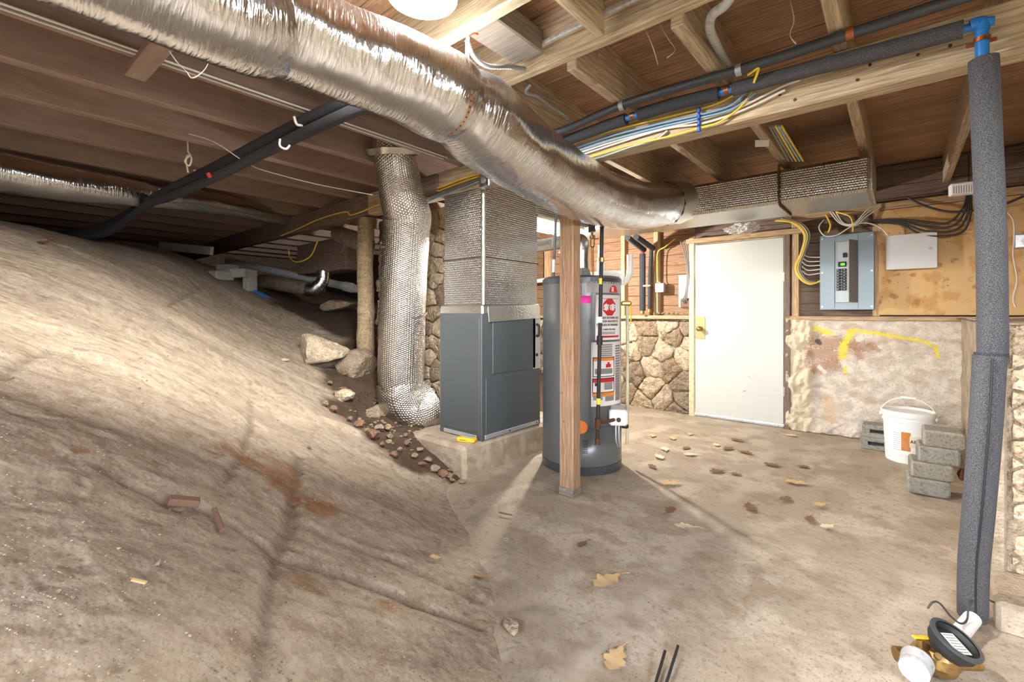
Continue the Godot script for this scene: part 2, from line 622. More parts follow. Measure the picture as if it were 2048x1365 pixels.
	M.brick = mat(rgb8(152, 120, 102), 0.9, 0.0, T.stone, null, 0.0, 4.0)
	M.scrap = mat(rgb8(122, 94, 76), 0.9)
	M.rag = mat(rgb8(222, 214, 190), 0.95)
	M.web = mat(rgb8(220, 212, 196), 0.9)
	M.hedge = mat(rgb8(110, 150, 70), 0.8)
	M.wool = mat(rgb8(226, 224, 216), 0.95, 0.0, T.dust, T.rough, 2.0, 4.0)

# ---------------------------------------------------------------- the ground: bedrock slope (thin-plate surface through measured heights)
var tps_p: PackedVector2Array
var tps_w: PackedFloat64Array
var cracks := []
var in_crack := 0.0
var rub := noise(77, 1.1, 4)
var strata := noise(78, 1.0, 3)
var grit := noise(79, 9.0, 3)
func tps_fit() -> void:
	var hs := PackedFloat64Array()
	var put := func(p: Vector3) -> void:
		tps_p.append(Vector2(p.x, p.z))
		hs.append(p.y)
	for q in [[0, 1365, 0.685], [0, 1100, 0.88], [0, 900, 1.12], [0, 750, 1.41], [0, 627, 1.79], [0, 550, 2.155], [0, 500, 2.48], [0, 456, 2.87],
		[150, 468, 4.2], [300, 490, 5.0], [300, 550, 3.6], [300, 627, 2.75], [300, 750, 1.98], [300, 900, 1.437], [300, 1100, 1.06], [300, 1365, 0.788],
		[440, 540, 5.6], [500, 650, 3.9], [500, 780, 2.73], [600, 600, 6.2], [600, 650, 4.7], [600, 720, 3.75], [600, 800, 3.0], [600, 900, 2.24], [600, 1100, 1.455], [600, 1365, 0.995],
		[700, 725, 4.1], [700, 640, 5.2], [700, 830, 3.3], [800, 930, 2.85], [800, 1100, 1.8], [800, 1365, 1.16], [862, 915, 3.15]]:
		put.call(at(q[0], q[1], q[2]))
	for q in [[900, 975], [960, 1100], [1000, 1250], [1020, 1365]]:
		put.call(on_y(q[0], q[1], 0.0))
	for q in [[-0.3, -0.6, -0.12], [0.0, 0.0, -0.15], [-1.0, -2.0, -0.10], [-1.5, -2.6, -0.12], [0.0, -2.0, -0.2], [-2.0, -2.5, -0.03], [-2.4, -2.6, 0.02], [-2.4, -3.6, -0.05], [0.0, -4.0, -0.25],
		[-1.0, 1.0, 0.75], [-2.0, 1.0, 1.15], [-4.0, 1.5, 1.6], [0.3, 1.0, -0.1], [-0.2, 2.0, 0.1], [-3.2, -3.0, 0.42], [-4.2, -3.2, 0.85], [-5.0, -3.5, 1.1], [-7.0, -3.0, 1.55], [-8.0, -2.3, 1.82], [-9.0, -4.0, 1.6], [-9.0, 0.0, 1.9], [-9.0, 2.0, 1.9], [-6.4, -0.2, 1.86], [-3.0, -5.0, 0.0]]:
		put.call(Vector3(q[0], q[2], q[1]))
	var n := tps_p.size()
	var m := n + 3
	var a := []
	for i in m:
		var row := PackedFloat64Array()
		row.resize(m + 1)
		a.append(row)
	for i in n:
		for j in n:
			a[i][j] = bump(tps_p[i].distance_squared_to(tps_p[j])) + (0.02 if i == j else 0.0)
		a[i][n] = 1.0
		a[i][n + 1] = tps_p[i].x
		a[i][n + 2] = tps_p[i].y
		a[n][i] = 1.0
		a[n + 1][i] = tps_p[i].x
		a[n + 2][i] = tps_p[i].y
		a[i][m] = hs[i]
	for c in m:
		var best := c
		for r in range(c, m):
			if absf(a[r][c]) > absf(a[best][c]):
				best = r
		var tmp = a[c]
		a[c] = a[best]
		a[best] = tmp
		for r in m:
			if r != c and a[r][c] != 0.0:
				var f: float = a[r][c] / a[c][c]
				for k in range(c, m + 1):
					a[r][k] -= f * a[c][k]
	tps_w.resize(m)
	for i in m:
		tps_w[i] = a[i][m] / a[i][i]
func bump(r2: float) -> float:
	return 0.0 if r2 < 1e-12 else r2 * log(r2)
func slope_raw(x: float, z: float) -> float:
	var n := tps_p.size()
	var s := tps_w[n] + tps_w[n + 1] * x + tps_w[n + 2] * z
	for i in n:
		var dx := x - tps_p[i].x
		var dz := z - tps_p[i].y
		var r2 := dx * dx + dz * dz
		if r2 > 1e-12:
			s += tps_w[i] * r2 * log(r2)
	return minf(s, 2.02)
func slope_y(x: float, z: float) -> float:
	in_crack = 0.0
	var h := slope_raw(x, z)
	if h < -0.08:
		return h
	var w := smoothstep(0.0, 0.15, h)
	# low ribs running down the ledge, broken into steps
	var q := strata.get_noise_2d(x * 2.6 + z * 1.2, z * 0.5)
	h += w * (0.018 * q + 0.030 * rub.get_noise_2d(x, z) + 0.004 * grit.get_noise_2d(x, z))
	for c in cracks:
		if x < c.lo.x or x > c.hi.x or z < c.lo.y or z > c.hi.y:
			continue
		var p := Vector2(x, z)
		var best := 1e9
		var side := 0.0
		for i in c.pts.size() - 1:
			var nb := Geometry2D.get_closest_point_to_segment(p, c.pts[i], c.pts[i + 1])
			var d := p.distance_to(nb)
			if d < best:
				best = d
				side = (c.pts[i + 1] - c.pts[i]).cross(p - c.pts[i])
		best += 0.008 * grit.get_noise_2d(x * 0.7 + 40.0, z * 0.7)
		in_crack = maxf(in_crack, (1.0 - smoothstep(c.wide * 0.35, c.wide * 0.9, best + 0.010 * grit.get_noise_2d(x * 1.3, z * 1.3))) * minf(1.0, c.deep / 0.012))
		h -= c.deep * (1.0 - smoothstep(c.wide * 0.3, c.wide, best))
		if c.step != 0.0 and signf(side) == signf(c.step):
			h += absf(c.step) * smoothstep(0.0, c.wide, best) * (1.0 - smoothstep(c.wide, c.wide + 0.28, best))
	return h
func ground_y(x: float, z: float) -> float:
	return maxf(slope_raw(x, z), 0.0) if x < -0.5 else 0.0
func steps(list: Array) -> PackedFloat64Array:
	# list of [from, to, step]
	var out := PackedFloat64Array()
	for l in list:
		var x: float = l[0]
		while x < l[1] - 1e-6:
			out.append(x)
			x += l[2]
	out.append(list[-1][1])
	return out
func crack(pix: Array, wide: float, deep: float, step := 0.0) -> void:
	var pts := []
	var lo := Vector2(99, 99)
	var hi := Vector2(-99, -99)
	for q in pix:
		var p := on_ground(q[0], q[1])
		pts.append(Vector2(p.x, p.z))
		lo = lo.min(Vector2(p.x, p.z))
		hi = hi.max(Vector2(p.x, p.z))
	var pad := Vector2.ONE * (0.32 if step != 0.0 else wide + 0.05)
	cracks.append({"pts": pts, "wide": wide, "deep": deep, "step": step, "lo": lo - pad, "hi": hi + pad})
func build_ground() -> void:
	tps_fit()
	crack([[370, 985], [455, 1035], [545, 1088], [640, 1122], [730, 1158], [815, 1195], [900, 1222], [960, 1252]], 0.022, 0.013, -0.006)
	crack([[548, 1095], [536, 1180], [522, 1270], [512, 1362]], 0.022, 0.014, 0.006)
	crack([[600, 905], [590, 960], [578, 1030], [556, 1090]], 0.03, 0.02)
	crack([[590, 1030], [700, 1075], [800, 1120], [880, 1160], [965, 1200]], 0.03, 0.007, -0.005)
	crack([[150, 925], [165, 950], [145, 985]], 0.012, 0.012)
	crack([[500, 790], [500, 850], [480, 910], [440, 960]], 0.02, 0.012)
	crack([[200, 925], [290, 970], [350, 1000]], 0.03, 0.014)
	crack([[330, 615], [400, 575], [385, 560]], 0.02, 0.010, 0.010)
	crack([[0, 745], [100, 690], [190, 720]], 0.02, 0.01)
	crack([[1000, 1260], [1030, 1300], [1060, 1365]], 0.03, 0.012)
	var xs := steps([[-9.6, -4.6, 0.10], [-4.6, -2.6, 0.04], [-2.6, -0.75, 0.016], [-0.75, 0.0, 0.05]])
	var zs := steps([[-5.2, -2.3, 0.05], [-2.3, 0.35, 0.016], [0.35, 2.5, 0.08]])
	var st := SurfaceTool.new()
	st.begin(Mesh.PRIMITIVE_TRIANGLES)
	var soil_n := noise(80, 2.2, 4)
	var soil := rgb8(120, 104, 92).srgb_to_linear()
	var rusty := rgb8(226, 176, 122).srgb_to_linear()
	var edge := []          # where the pale rock ends and the dark loose soil begins
	for q in [[410, 520], [500, 572], [560, 615], [630, 655], [690, 695], [655, 740], [650, 800], [700, 850], [760, 905], [850, 950], [905, 985], [960, 1010]]:
		var e := on_ground(q[0], q[1])
		edge.append(Vector2(e.x, e.z))
	var spots := []
	for q in [[560, 945, 0.16], [610, 990, 0.14], [480, 905, 0.10], [640, 1000, 0.08], [780, 1205, 0.05], [600, 1150, 0.06]]:
		var e := on_ground(q[0], q[1])
		spots.append([Vector2(e.x, e.z), q[2]])
	for i in xs.size():
		for j in zs.size():
			var x := xs[i]
			var z := zs[j]
			var h := slope_y(x, z)
			var c := Color.WHITE
			var p := Vector2(x, z)
			var ez := 99.0
			# z of the soil edge at this x
			for k in edge.size() - 1:
				var a: Vector2 = edge[k]
				var b: Vector2 = edge[k + 1]
				if (x - a.x) * (x - b.x) <= 0.0 and absf(a.x - b.x) > 1e-4:
					ez = lerpf(a.y, b.y, (x - a.x) / (b.x - a.x))
			if x < edge[0].x:
				ez = edge[0].y - 0.4
			if x > -1.75:
				ez = -9.0
			var f := smoothstep(-0.05, 0.10, ez - z + 0.22 * soil_n.get_noise_2d(x, z))
			c = c.lerp(soil, 0.5 * in_crack)
			if ez < 90.0:
				c = c.lerp(soil, f)
			for s in spots:
				var d: float = p.distance_to(s[0]) / s[1]
				c = c.lerp(rusty, 0.6 * (1.0 - smoothstep(0.3, 1.0, d + 0.9 * soil_n.get_noise_2d(x * 3.0, z * 3.0))))
			st.set_color(c)
			st.set_uv(Vector2(x, z))
			st.add_vertex(Vector3(x, h - 0.012, z))
	var nz := zs.size()
	for i in xs.size() - 1:
		for j in nz - 1:
			var a := i * nz + j
			var b := a + nz
			for k in [a, b, a + 1, a + 1, b, b + 1]:
				st.add_index(k)
	st.generate_normals()
	var g := part("floor_ledge", st.commit(), M.earth, self)
	g.set_meta("kind", "structure")
	g.set_meta("label", "sloping tan bedrock ledge with cracks")
	# the slab
	var fn := noise(81, 0.9, 4)
	var fg := noise(82, 7.0, 3)
	var fl := sheet(Vector3(-3.0, 0, 2.5), Vector3(4.9, 0, 0), Vector3(0, 0, -7.7), 160, 250, func(s: float, t: float) -> float:
		var x := -3.0 + 4.9 * s
		var z := 2.5 - 7.7 * t
		var near := smoothstep(-0.25, -0.75, x) * smoothstep(-1.7, -1.2, z)
		return 0.006 * fn.get_noise_2d(x, z) + (0.0015 + 0.006 * near) * fg.get_noise_2d(x, z) - 0.004)
	var f := part("floor", fl, M.slab, self)
	f.set_meta("kind", "structure")

func build_ceiling() -> void:
	var c := setting("ceiling")
	# floorboards overhead, running along x
	var z := -5.3
	var k := 0
	while z < 2.5:
		var w := rng.randf_range(0.088, 0.100)
		var cut := rng.randf_range(-3.4, -0.4)
		for span in [[-9.7, cut], [cut, 1.95]]:
			var n: float = span[1] - span[0] - 0.003
			part("floorboard", board(n, 0.022, w - 0.004, 0.0025, 0.22), M.floorboard, c, Vector3((span[0] + span[1]) / 2, SUB_Y + 0.011 - rng.randf() * 0.002, z + w / 2))
		z += w
		k += 1
	part("upper_floor", cbox(Vector3(11.8, 0.05, 8.0), 0.0), M.plank_dark, c, Vector3(-3.9, SUB_Y + 0.055, -1.4))
	var joist := func(x: float, z0: float, z1: float, mt: Material, wide := 0.05, low := 0.0) -> void:
		part("joist", board(z0 - z1, SUB_Y - JOIST_Y + low - 0.002, wide, 0.004, 0.1), mt, c, Vector3(x, (SUB_Y + JOIST_Y - low) / 2, (z0 + z1) / 2), Vector3(0, PI / 2, 0))
	for x in [-1.57, -1.10, -0.635]:
		joist.call(x, -1.70, -5.2, M.joist)
	joist.call(-0.185, 2.4, -5.2, M.joist)
	joist.call(0.29, 2.4, -5.2, M.joist, 0.045)
	joist.call(0.75, 2.4, -5.2, M.joist)
	joist.call(1.22, 2.4, -5.2, M.joist)
	joist.call(1.66, 2.4, -5.2, M.joist)
	for x in [-2.05, -2.42, -2.89, -3.36, -3.90, -4.48, -5.05, -5.6, -6.15, -6.7, -7.3, -7.9, -8.5, -9.1]:
		joist.call(x, 2.4, -5.2, M.joist_old, 0.068)
	# trimmers round the old stair opening, running along x
	var cross := func(x0: float, x1: float, y0: float, z0: float, deep: float, mt: Material) -> void:
		part("header", board(x1 - x0, SUB_Y - y0 - 0.002, deep, 0.004, 0.08), mt, c, Vector3((x0 + x1) / 2, (SUB_Y + y0) / 2, z0))
	cross.call(-2.02, -0.215, 2.205, -1.675, 0.045, M.beam)
	cross.call(-2.02, -0.215, 2.285, -1.625, 0.05, M.beam)
	cross.call(-2.02, -0.215, 2.17, -1.215, 0.05, M.beam)
	part("block", board(0.16, 0.10, 0.33, 0.006), M.grey_wood, c, Vector3(-1.25, 2.27, -1.42))
	part("conduit_strip", cbox(Vector3(0.75, 0.018, 0.016), 0.004), M.pvc_grey, c, Vector3(-0.95, 2.268, -1.592))
	for x in [-1.78, -0.9, -0.55]:
		part("blocking", board(0.36, 0.2, 0.04, 0.004), M.beam, c, Vector3(x, 2.29, -1.42), Vector3(0, PI / 2, 0))
	# cleat across two old joists
	part("cleat", board(0.62, 0.035, 0.075, 0.004), M.joist_old, c, on_y(312, 100, JOIST_Y - 0.02), Vector3(0, 0.03, 0))

func build_beam() -> void:
	var b := thing("support_beam", "long tan timber beam under the joists carrying cables and pipes", "beam", Vector3(-4.0, 2.075, -2.33))
	b.set_meta("kind", "structure")
	var x0 := -9.4
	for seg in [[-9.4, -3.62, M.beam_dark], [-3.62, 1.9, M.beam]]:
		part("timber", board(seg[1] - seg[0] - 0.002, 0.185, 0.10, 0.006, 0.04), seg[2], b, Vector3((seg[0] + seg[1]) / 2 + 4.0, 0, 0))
	part("splice_plate", board(0.7, 0.15, 0.03, 0.004), M.beam_dark, b, Vector3(-3.0 + 4.0, -0.0, 0.07))
	for q in [[1900, 92], [1836, 110], [1740, 130], [1715, 160], [1590, 200], [1560, 190]]:
		var p := on_z(q[0], q[1], -2.28)
		part("bolt_head", cyl(0.006, 0.006, 8), M.rust, b, p - b.position - Vector3(0, 0, 0.002), Vector3(PI / 2, 0, 0))
	# wooden post by the heater
	var base := on_y(1140, 990, 0.0)
	var post := thing("wooden_post", "square brown wooden post standing in front of the water heater", "post", Vector3(base.x, 0, base.z), 0.0)
	var pb := MB.new()
	pb.xf = Transform3D(Basis(Vector3.FORWARD, PI / 2), Vector3.ZERO)
	pb.box(Vector3(1.98, 0.098, 0.088), Vector3(-0.99, 0, 0), 0.006)
	part("shaft", pb.done(), M.post, post)
	part("foot_wrap", cbox(Vector3(0.102, 0.05, 0.092), 0.002), M.grey_wood, post, Vector3(0, 0.03, 0))
	for y in [0.45, 0.62, 0.95, 1.22]:
		part("nail_head", cyl(0.006, 0.004, 8), M.galv, post, Vector3(rng.randf_range(-0.03, 0.03), y, 0.0435), Vector3(PI / 2, 0, 0))
	# round log post
	var lb := at(721, 725, 4.16)
	var lp := thing("log_post", "round weathered log post standing on a boulder on the slope", "post", Vector3(lb.x, 0.655, lb.z - 0.05))
	var ps := []
	var rs := []
	var ln := noise(90, 1.3, 3)
	for i in 40:
		var y := 1.32 * i / 39.0
		ps.append(Vector3(0.02 * ln.get_noise_1d(y), y, 0.02 * ln.get_noise_1d(y + 9.0)))
		rs.append(0.078 - 0.008 * y / 1.3 + 0.008 * ln.get_noise_1d(y * 4.0 + 30.0))
	part("trunk", MB.new().tube(ps, rs, 24, true, func(i: int, a: float) -> float: return 1.0 + 0.05 * ln.get_noise_2d(i * 0.12, a * 2.0 if a < PI else (TAU - a) * 2.0)).done(), M.log, lp)
	part("knot", rock(Vector3(0.04, 0.05, 0.03), 5), M.log, lp, Vector3(0.05, 0.62, 0.055))

func rubble(parent: Node, pts: Array, outline: PackedVector2Array, gap: float, deep: float, xf: Transform3D, sd: int, mats: Array) -> void:
	var k := 0
	for s in cells(pts, outline, gap):
		var o := part("stone", face_stone(s, deep * rng.randf_range(0.7, 1.25), sd + k), mats[k % mats.size()], parent)
		o.transform = xf
		k += 1
func build_walls() -> void:
	var w := setting("wall_back")
	var z := BACK_Z
	# core behind everything
	part("core", cbox(Vector3(7.9, 1.05, 0.25), 0.0), M.mortar, w, Vector3(-5.7, 0.52, z - 0.20))
	part("core", cbox(Vector3(2.8, 1.05, 0.25), 0.0), M.mortar, w, Vector3(0.52, 0.52, z - 0.20))
	# rubble left of the door, stone by stone
	var pts := []
	for q in [[1255, 672], [1290, 656], [1335, 655], [1375, 655], [1262, 700], [1345, 672], [1322, 705], [1270, 748], [1368, 715], [1338, 738], [1300, 735], [1365, 768], [1300, 775], [1250, 790], [1325, 800], [1366, 800], [1278, 808], [1235, 720], [1230, 780], [1350, 825], [1250, 828], [1290, 690], [1205, 690], [1190, 760], [1160, 700], [1150, 790], [1380, 690]]:
		var p := on_z(q[0], q[1], z)
		pts.append(Vector2(p.x, p.y))
	for i in 26:
		pts.append(Vector2(-3.0 - 0.21 * (i % 13) - rng.randf() * 0.1, 0.25 + 0.5 * (i / 13) + rng.randf_range(-0.12, 0.12)))
	rubble(w, pts, PackedVector2Array([Vector2(-5.8, -0.03), Vector2(-1.735, -0.03), Vector2(-1.735, 1.02), Vector2(-5.8, 1.02)]), 0.006, 0.06, Transform3D(Basis(), Vector3(0, 0, z - 0.075)), 300, [M.stone, M.stone_brown, M.stone_pale, M.stone_grey])
	var mn := noise(96, 2.6, 5)
	part("mortar_face", sheet(Vector3(-5.8, 0, z - 0.05), Vector3(4.07, 0, 0), Vector3(0, 1.04, 0), 220, 60, func(s: float, t: float) -> float: return 0.045 * mn.get_noise_2d(s * 8.0, t * 2.2)), M.mortar, w)
	# concrete right of the door, painted and stained
	build_concrete(w)
	# sill and studs, boards of the sheathing
	part("sill", board(4.2, 0.04, 0.16, 0.004), M.stud, w, Vector3(-3.83, 1.055, z - 0.05))
	part("sill", board(2.8, 0.035, 0.16, 0.004), M.stud, w, Vector3(0.56, 1.055, z - 0.05))
	var y := 1.075
	while y < 2.36:
		var h := minf(rng.randf_range(0.105, 0.125), 2.38 - y)
		for sp in [[-4.6, -3.4, M.plank], [-3.4, -1.72, M.plank], [-0.80, 0.42, M.plank_dark], [0.42, 1.9, M.plank_dark]]:
			part("plank", board(sp[1] - sp[0] - 0.004, h - 0.004, 0.02, 0.002, 0.14), sp[2], w, Vector3((sp[0] + sp[1]) / 2, y + h / 2, z - 0.115 + rng.randf() * 0.003))
		if y > 1.84:
			part("plank", board(0.92, h - 0.004, 0.02, 0.002), M.plank_dark, w, Vector3(-1.26, y + h / 2, z - 0.115))
		y += h
	part("sheathing", cbox(Vector3(2.9, 1.4, 0.03), 0.0), M.plank_dark, w, Vector3(-3.17, 1.75, z - 0.15))
	part("core", cbox(Vector3(5.1, 2.5, 0.25), 0.0), M.soil, w, Vector3(-7.15, 1.2, z - 0.08))
	part("sheathing", cbox(Vector3(2.8, 1.4, 0.03), 0.0), M.plank_dark, w, Vector3(0.58, 1.75, z - 0.15))
	part("sheathing", cbox(Vector3(1.0, 0.6, 0.03), 0.0), M.plank_dark, w, Vector3(-1.27, 2.15, z - 0.15))
	for q in [[1310, 0.05], [1244, 0.05], [1170, 0.05], [1090, 0.05], [1752, 0.045]]:
		var p := on_z(q[0], 560, z)
		part("stud", board(0.96, 0.05, 0.09, 0.003), M.stud, w, Vector3(p.x, 1.555, z - 0.06), Vector3(0, 0, PI / 2))
	part("top_plate", board(3.2, 0.05, 0.10, 0.003), M.stud, w, Vector3(-3.33, 2.06, z - 0.06))
	part("top_plate", board(2.75, 0.06, 0.10, 0.003), M.stud, w, Vector3(0.58, 2.02, z - 0.06))
	# plywood behind the boxes on the right
	var a := on_z(1757, 634, z)
	part("plywood_sheet", cbox(Vector3(0.86, 0.90, 0.012), 0.001), M.ply, w, Vector3(a.x + 0.43, 1.085 + 0.45, z - 0.02))
	part("plywood_sheet", cbox(Vector3(0.95, 0.90, 0.012), 0.001), M.ply, w, Vector3(a.x + 0.86 + 0.478, 1.085 + 0.45, z - 0.021))
	# right-hand wall: return, stone pier facing the camera, footing
	var r := setting("wall_right")
	var rn := noise(95, 2.2, 4)
	part("return_wall", sheet(Vector3(0.37, 0, z), Vector3(-0.09, 0, 2.44), Vector3(0, 1.07, 0), 50, 24, func(s: float, t: float) -> float: return -0.012 * rn.get_noise_2d(s * 5.0, t * 3.0)), M.concrete, r)
	part("return_core", cbox(Vector3(1.4, 1.05, 2.30), 0.0), M.concrete, r, Vector3(1.09, 0.525, -3.83))
	part("ledge_top", sheet(Vector3(0.28, 1.06, -2.6), Vector3(1.6, 0, 0), Vector3(0.05, 0, -2.45), 30, 30, func(s: float, t: float) -> float: return 0.012 * rn.get_noise_2d(s * 6.0, t * 6.0 + 4.0)), M.concrete, r)
	part("pier_face", sheet(Vector3(0.275, 0, -2.61), Vector3(1.6, 0, 0), Vector3(0, 1.06, 0), 70, 50, func(s: float, t: float) -> float: return 0.035 * rn.get_noise_2d(s * 6.0 + 20.0, t * 4.0)), M.mortar, r)
	part("pier_edge", cbox(Vector3(0.045, 1.06, 0.05), 0.008), M.concrete, r, Vector3(0.292, 0.53, -2.60))
	var pp := []
	for q in [[2020, 650], [2044, 690], [2012, 720], [2035, 760], [2015, 800], [2046, 830], [2020, 862], [2040, 900], [2012, 925], [2043, 958], [2018, 990], [2045, 1030], [2010, 1050], [2035, 1095], [2008, 1120], [2044, 1150]]:
		var p := on_z(q[0], q[1], -2.6)
		pp.append(Vector2(p.x, p.y))
	for i in 30:
		pp.append(Vector2(0.56 + 0.17 * (i % 6) + rng.randf() * 0.1, 0.1 + 0.2 * (i / 6) + rng.randf_range(-0.06, 0.06)))
	rubble(r, pp, PackedVector2Array([Vector2(0.325, 0.0), Vector2(1.7, 0.0), Vector2(1.7, 1.03), Vector2(0.325, 1.03)]), 0.006, 0.034, Transform3D(Basis(), Vector3(0, 0, -2.632)), 500, [M.stone_pale, M.stone, M.stone_pale])
	part("footing", cbox(Vector3(1.5, 0.11, 0.30), 0.012), M.concrete, r, Vector3(1.005, 0.045, -2.45))
	# unseen sides of the room: close it so that light comes only from its lamps and window
	part("side_wall", cbox(Vector3(0.2, 1.45, 3.2), 0.0), M.stone_pale, r, Vector3(1.85, 0.68, 0.0))
	part("side_wall", cbox(Vector3(0.2, 0.45, 3.2), 0.0), M.plank, r, Vector3(1.85, 2.27, 0.0))
	part("side_wall", cbox(Vector3(0.2, 2.5, 1.1), 0.0), M.stone_pale, r, Vector3(1.85, 1.2, 2.05))
	part("side_wall", cbox(Vector3(0.2, 2.5, 1.2), 0.0), M.stone_pale, r, Vector3(1.85, 1.2, -2.0))
	part("side_wall", cbox(Vector3(0.2, 2.5, 2.8), 0.0), M.plank, r, Vector3(1.90, 1.2, -4.0))
	var wf := setting("wall_front")
	part("masonry", cbox(Vector3(7.9, 2.6, 0.2), 0.0), M.stone_pale, wf, Vector3(-5.85, 1.2, 2.55))
	part("masonry", cbox(Vector3(1.2, 2.6, 0.2), 0.0), M.stone_pale, wf, Vector3(1.4, 1.2, 2.55))
	part("lintel", cbox(Vector3(2.8, 0.4, 0.2), 0.0), M.plank, wf, Vector3(-0.55, 2.25, 2.55))
	var wl := setting("wall_left")
	part("masonry", cbox(Vector3(0.2, 2.6, 8.2), 0.0), M.stone_grey, wl, Vector3(-9.7, 1.2, -1.4))
	var win := setting("window_1")
	for s in [-1, 1]:
		part("frame", cbox(Vector3(0.10, 0.66, 0.06), 0.004), M.frame_paint, win, Vector3(1.80, 1.725, 0.05 + s * 1.43))
		part("frame", cbox(Vector3(0.10, 0.06, 2.8), 0.004), M.frame_paint, win, Vector3(1.80, 1.725 + s * 0.31, 0.05))
	var hedge := thing("hedge", "green leafy hedge outside the basement window", "hedge", Vector3(4.4, 0.0, -0.2))
	for i in 11:
		part("foliage", rock(Vector3(1.0, 1.0, 0.9), 700 + i, 20, 0.35), M.hedge, hedge, Vector3(rng.randf_range(-0.1, 0.4), 0.5 + 0.3 * (i % 2), -3.0 + 0.6 * i))
	var lawn := part("yard", cbox(Vector3(8.0, 0.1, 18.0), 0.0), M.stone_grey, self, Vector3(6.0, 0.25, 0))
	lawn.set_meta("kind", "structure")
	lawn.set_meta("label", "pale gravel yard outside the basement openings")

func stroke(img: Image, a: Vector2, b: Vector2, w: float, c: Color, n: FastNoiseLite, solid := 0.8) -> void:
	var lo := a.min(b) - Vector2.ONE * w * 2.0
	var hi := a.max(b) + Vector2.ONE * w * 2.0
	for y in range(maxi(0, int(lo.y)), mini(img.get_height(), int(hi.y) + 1)):
		for x in range(maxi(0, int(lo.x)), mini(img.get_width(), int(hi.x) + 1)):
			var p := Vector2(x, y)
			var d := p.distance_to(Geometry2D.get_closest_point_to_segment(p, a, b)) / w + 0.9 * n.get_noise_2d(x, y)
			var k := solid * (1.0 - smoothstep(0.55, 1.0, d))
			if k > 0.0:
				img.set_pixel(x, y, img.get_pixel(x, y).lerp(c, k))
func build_concrete(w: Node) -> void:
	var x0 := -0.83
	var x1 := 0.39
	var n1 := noise(101, 0.02, 5)
	var n2 := noise(102, 0.11, 3)
	var n3 := noise(103, 0.012, 4)
	var img := Image.create(512, 440, false, Image.FORMAT_RGB8)
	for y in 440:
		for x in 512:
			var k := 0.5 + 0.5 * n1.get_noise_2d(x, y)
			var c := rgb8(196, 184, 168).lerp(rgb8(216, 206, 192), smoothstep(0.3, 0.7, k))
			c = c.lerp(rgb8(176, 158, 138), 0.7 * smoothstep(0.05, 0.6, n3.get_noise_2d(x * 0.9, y * 1.6 + 300.0)))
			c = c.lerp(rgb8(150, 136, 120), 0.45 * smoothstep(0.15, 0.6, n2.get_noise_2d(x, y)))
			if x < 90:
				c = c.lerp(rgb8(212, 196, 166), 0.7)
			img.set_pixel(x, y, c)
	var px := func(u: float, v: float) -> Vector2:
		var p := on_z(u, v, BACK_Z)
		return Vector2((p.x - x0) / (x1 - x0) * 512.0, (1.0 - p.y / 1.05) * 440.0)
	var old := rgb8(160, 122, 100)
	for q in [[1632, 684, 1700, 688, 16], [1625, 705, 1672, 712, 18], [1690, 690, 1740, 694, 12], [1630, 735, 1668, 728, 14], [1715, 700, 1720, 712, 8], [1738, 690, 1758, 702, 5]]:
		stroke(img, px.call(q[0], q[1]), px.call(q[2], q[3]), q[4] * 1.9, old, n2, 0.65)
	for q in [[1722, 676, 1716, 680, 5], [1684, 722, 1700, 742, 6], [1640, 735, 1650, 742, 5]]:
		stroke(img, px.call(q[0], q[1]), px.call(q[2], q[3]), q[4] * 1.9, rgb8(222, 212, 198), n1, 0.8)
	for q in [[1655, 800, 1662, 835, 12], [1765, 668, 1790, 672, 8]]:
		stroke(img, px.call(q[0], q[1]), px.call(q[2], q[3]), q[4] * 1.9, rgb8(206, 166, 120), n2, 0.45)
	var yel := rgb8(226, 208, 70)
	for q in [[1630, 657, 1660, 667, 6], [1704, 662, 1688, 690, 7], [1688, 690, 1684, 712, 8], [1704, 661, 1748, 666, 3.5], [1748, 666, 1800, 675, 3.5], [1800, 675, 1850, 684, 3.5], [1850, 684, 1870, 694, 3], [1870, 694, 1875, 712, 4], [1690, 735, 1690, 745, 3]]:
		stroke(img, px.call(q[0], q[1]), px.call(q[2], q[3]), q[4] * 2.0, yel, n2, 0.85)
	stroke(img, px.call(1636, 683), px.call(1640, 688), 9, rgb8(70, 66, 62), n1, 0.8)
	var m := mat(Color.WHITE, 0.92, 0.0, tex(img), null)
	m.heightmap_enabled = true
	m.heightmap_texture = T.rough
	m.heightmap_scale = 0.6
	var wn := noise(104, 1.7, 5)
	part("concrete_face", sheet(Vector3(x0, 0, BACK_Z), Vector3(x1 - x0, 0, 0), Vector3(0, 1.05, 0), 110, 90, func(s: float, t: float) -> float:
		var rough := 1.0 - smoothstep(0.15, 0.20, s + 0.02 * wn.get_noise_1d(t * 9.0))
		var bottom := 1.0 - smoothstep(0.0, 0.14, t)
		return 0.010 * wn.get_noise_2d(s * 3.0, t * 3.0) + rough * (0.025 + 0.07 * wn.get_noise_2d(s * 5.0, t * 3.4)) + bottom * (0.015 + 0.06 * wn.get_noise_2d(s * 7.0 + 7.0, t * 6.0))), m, w)

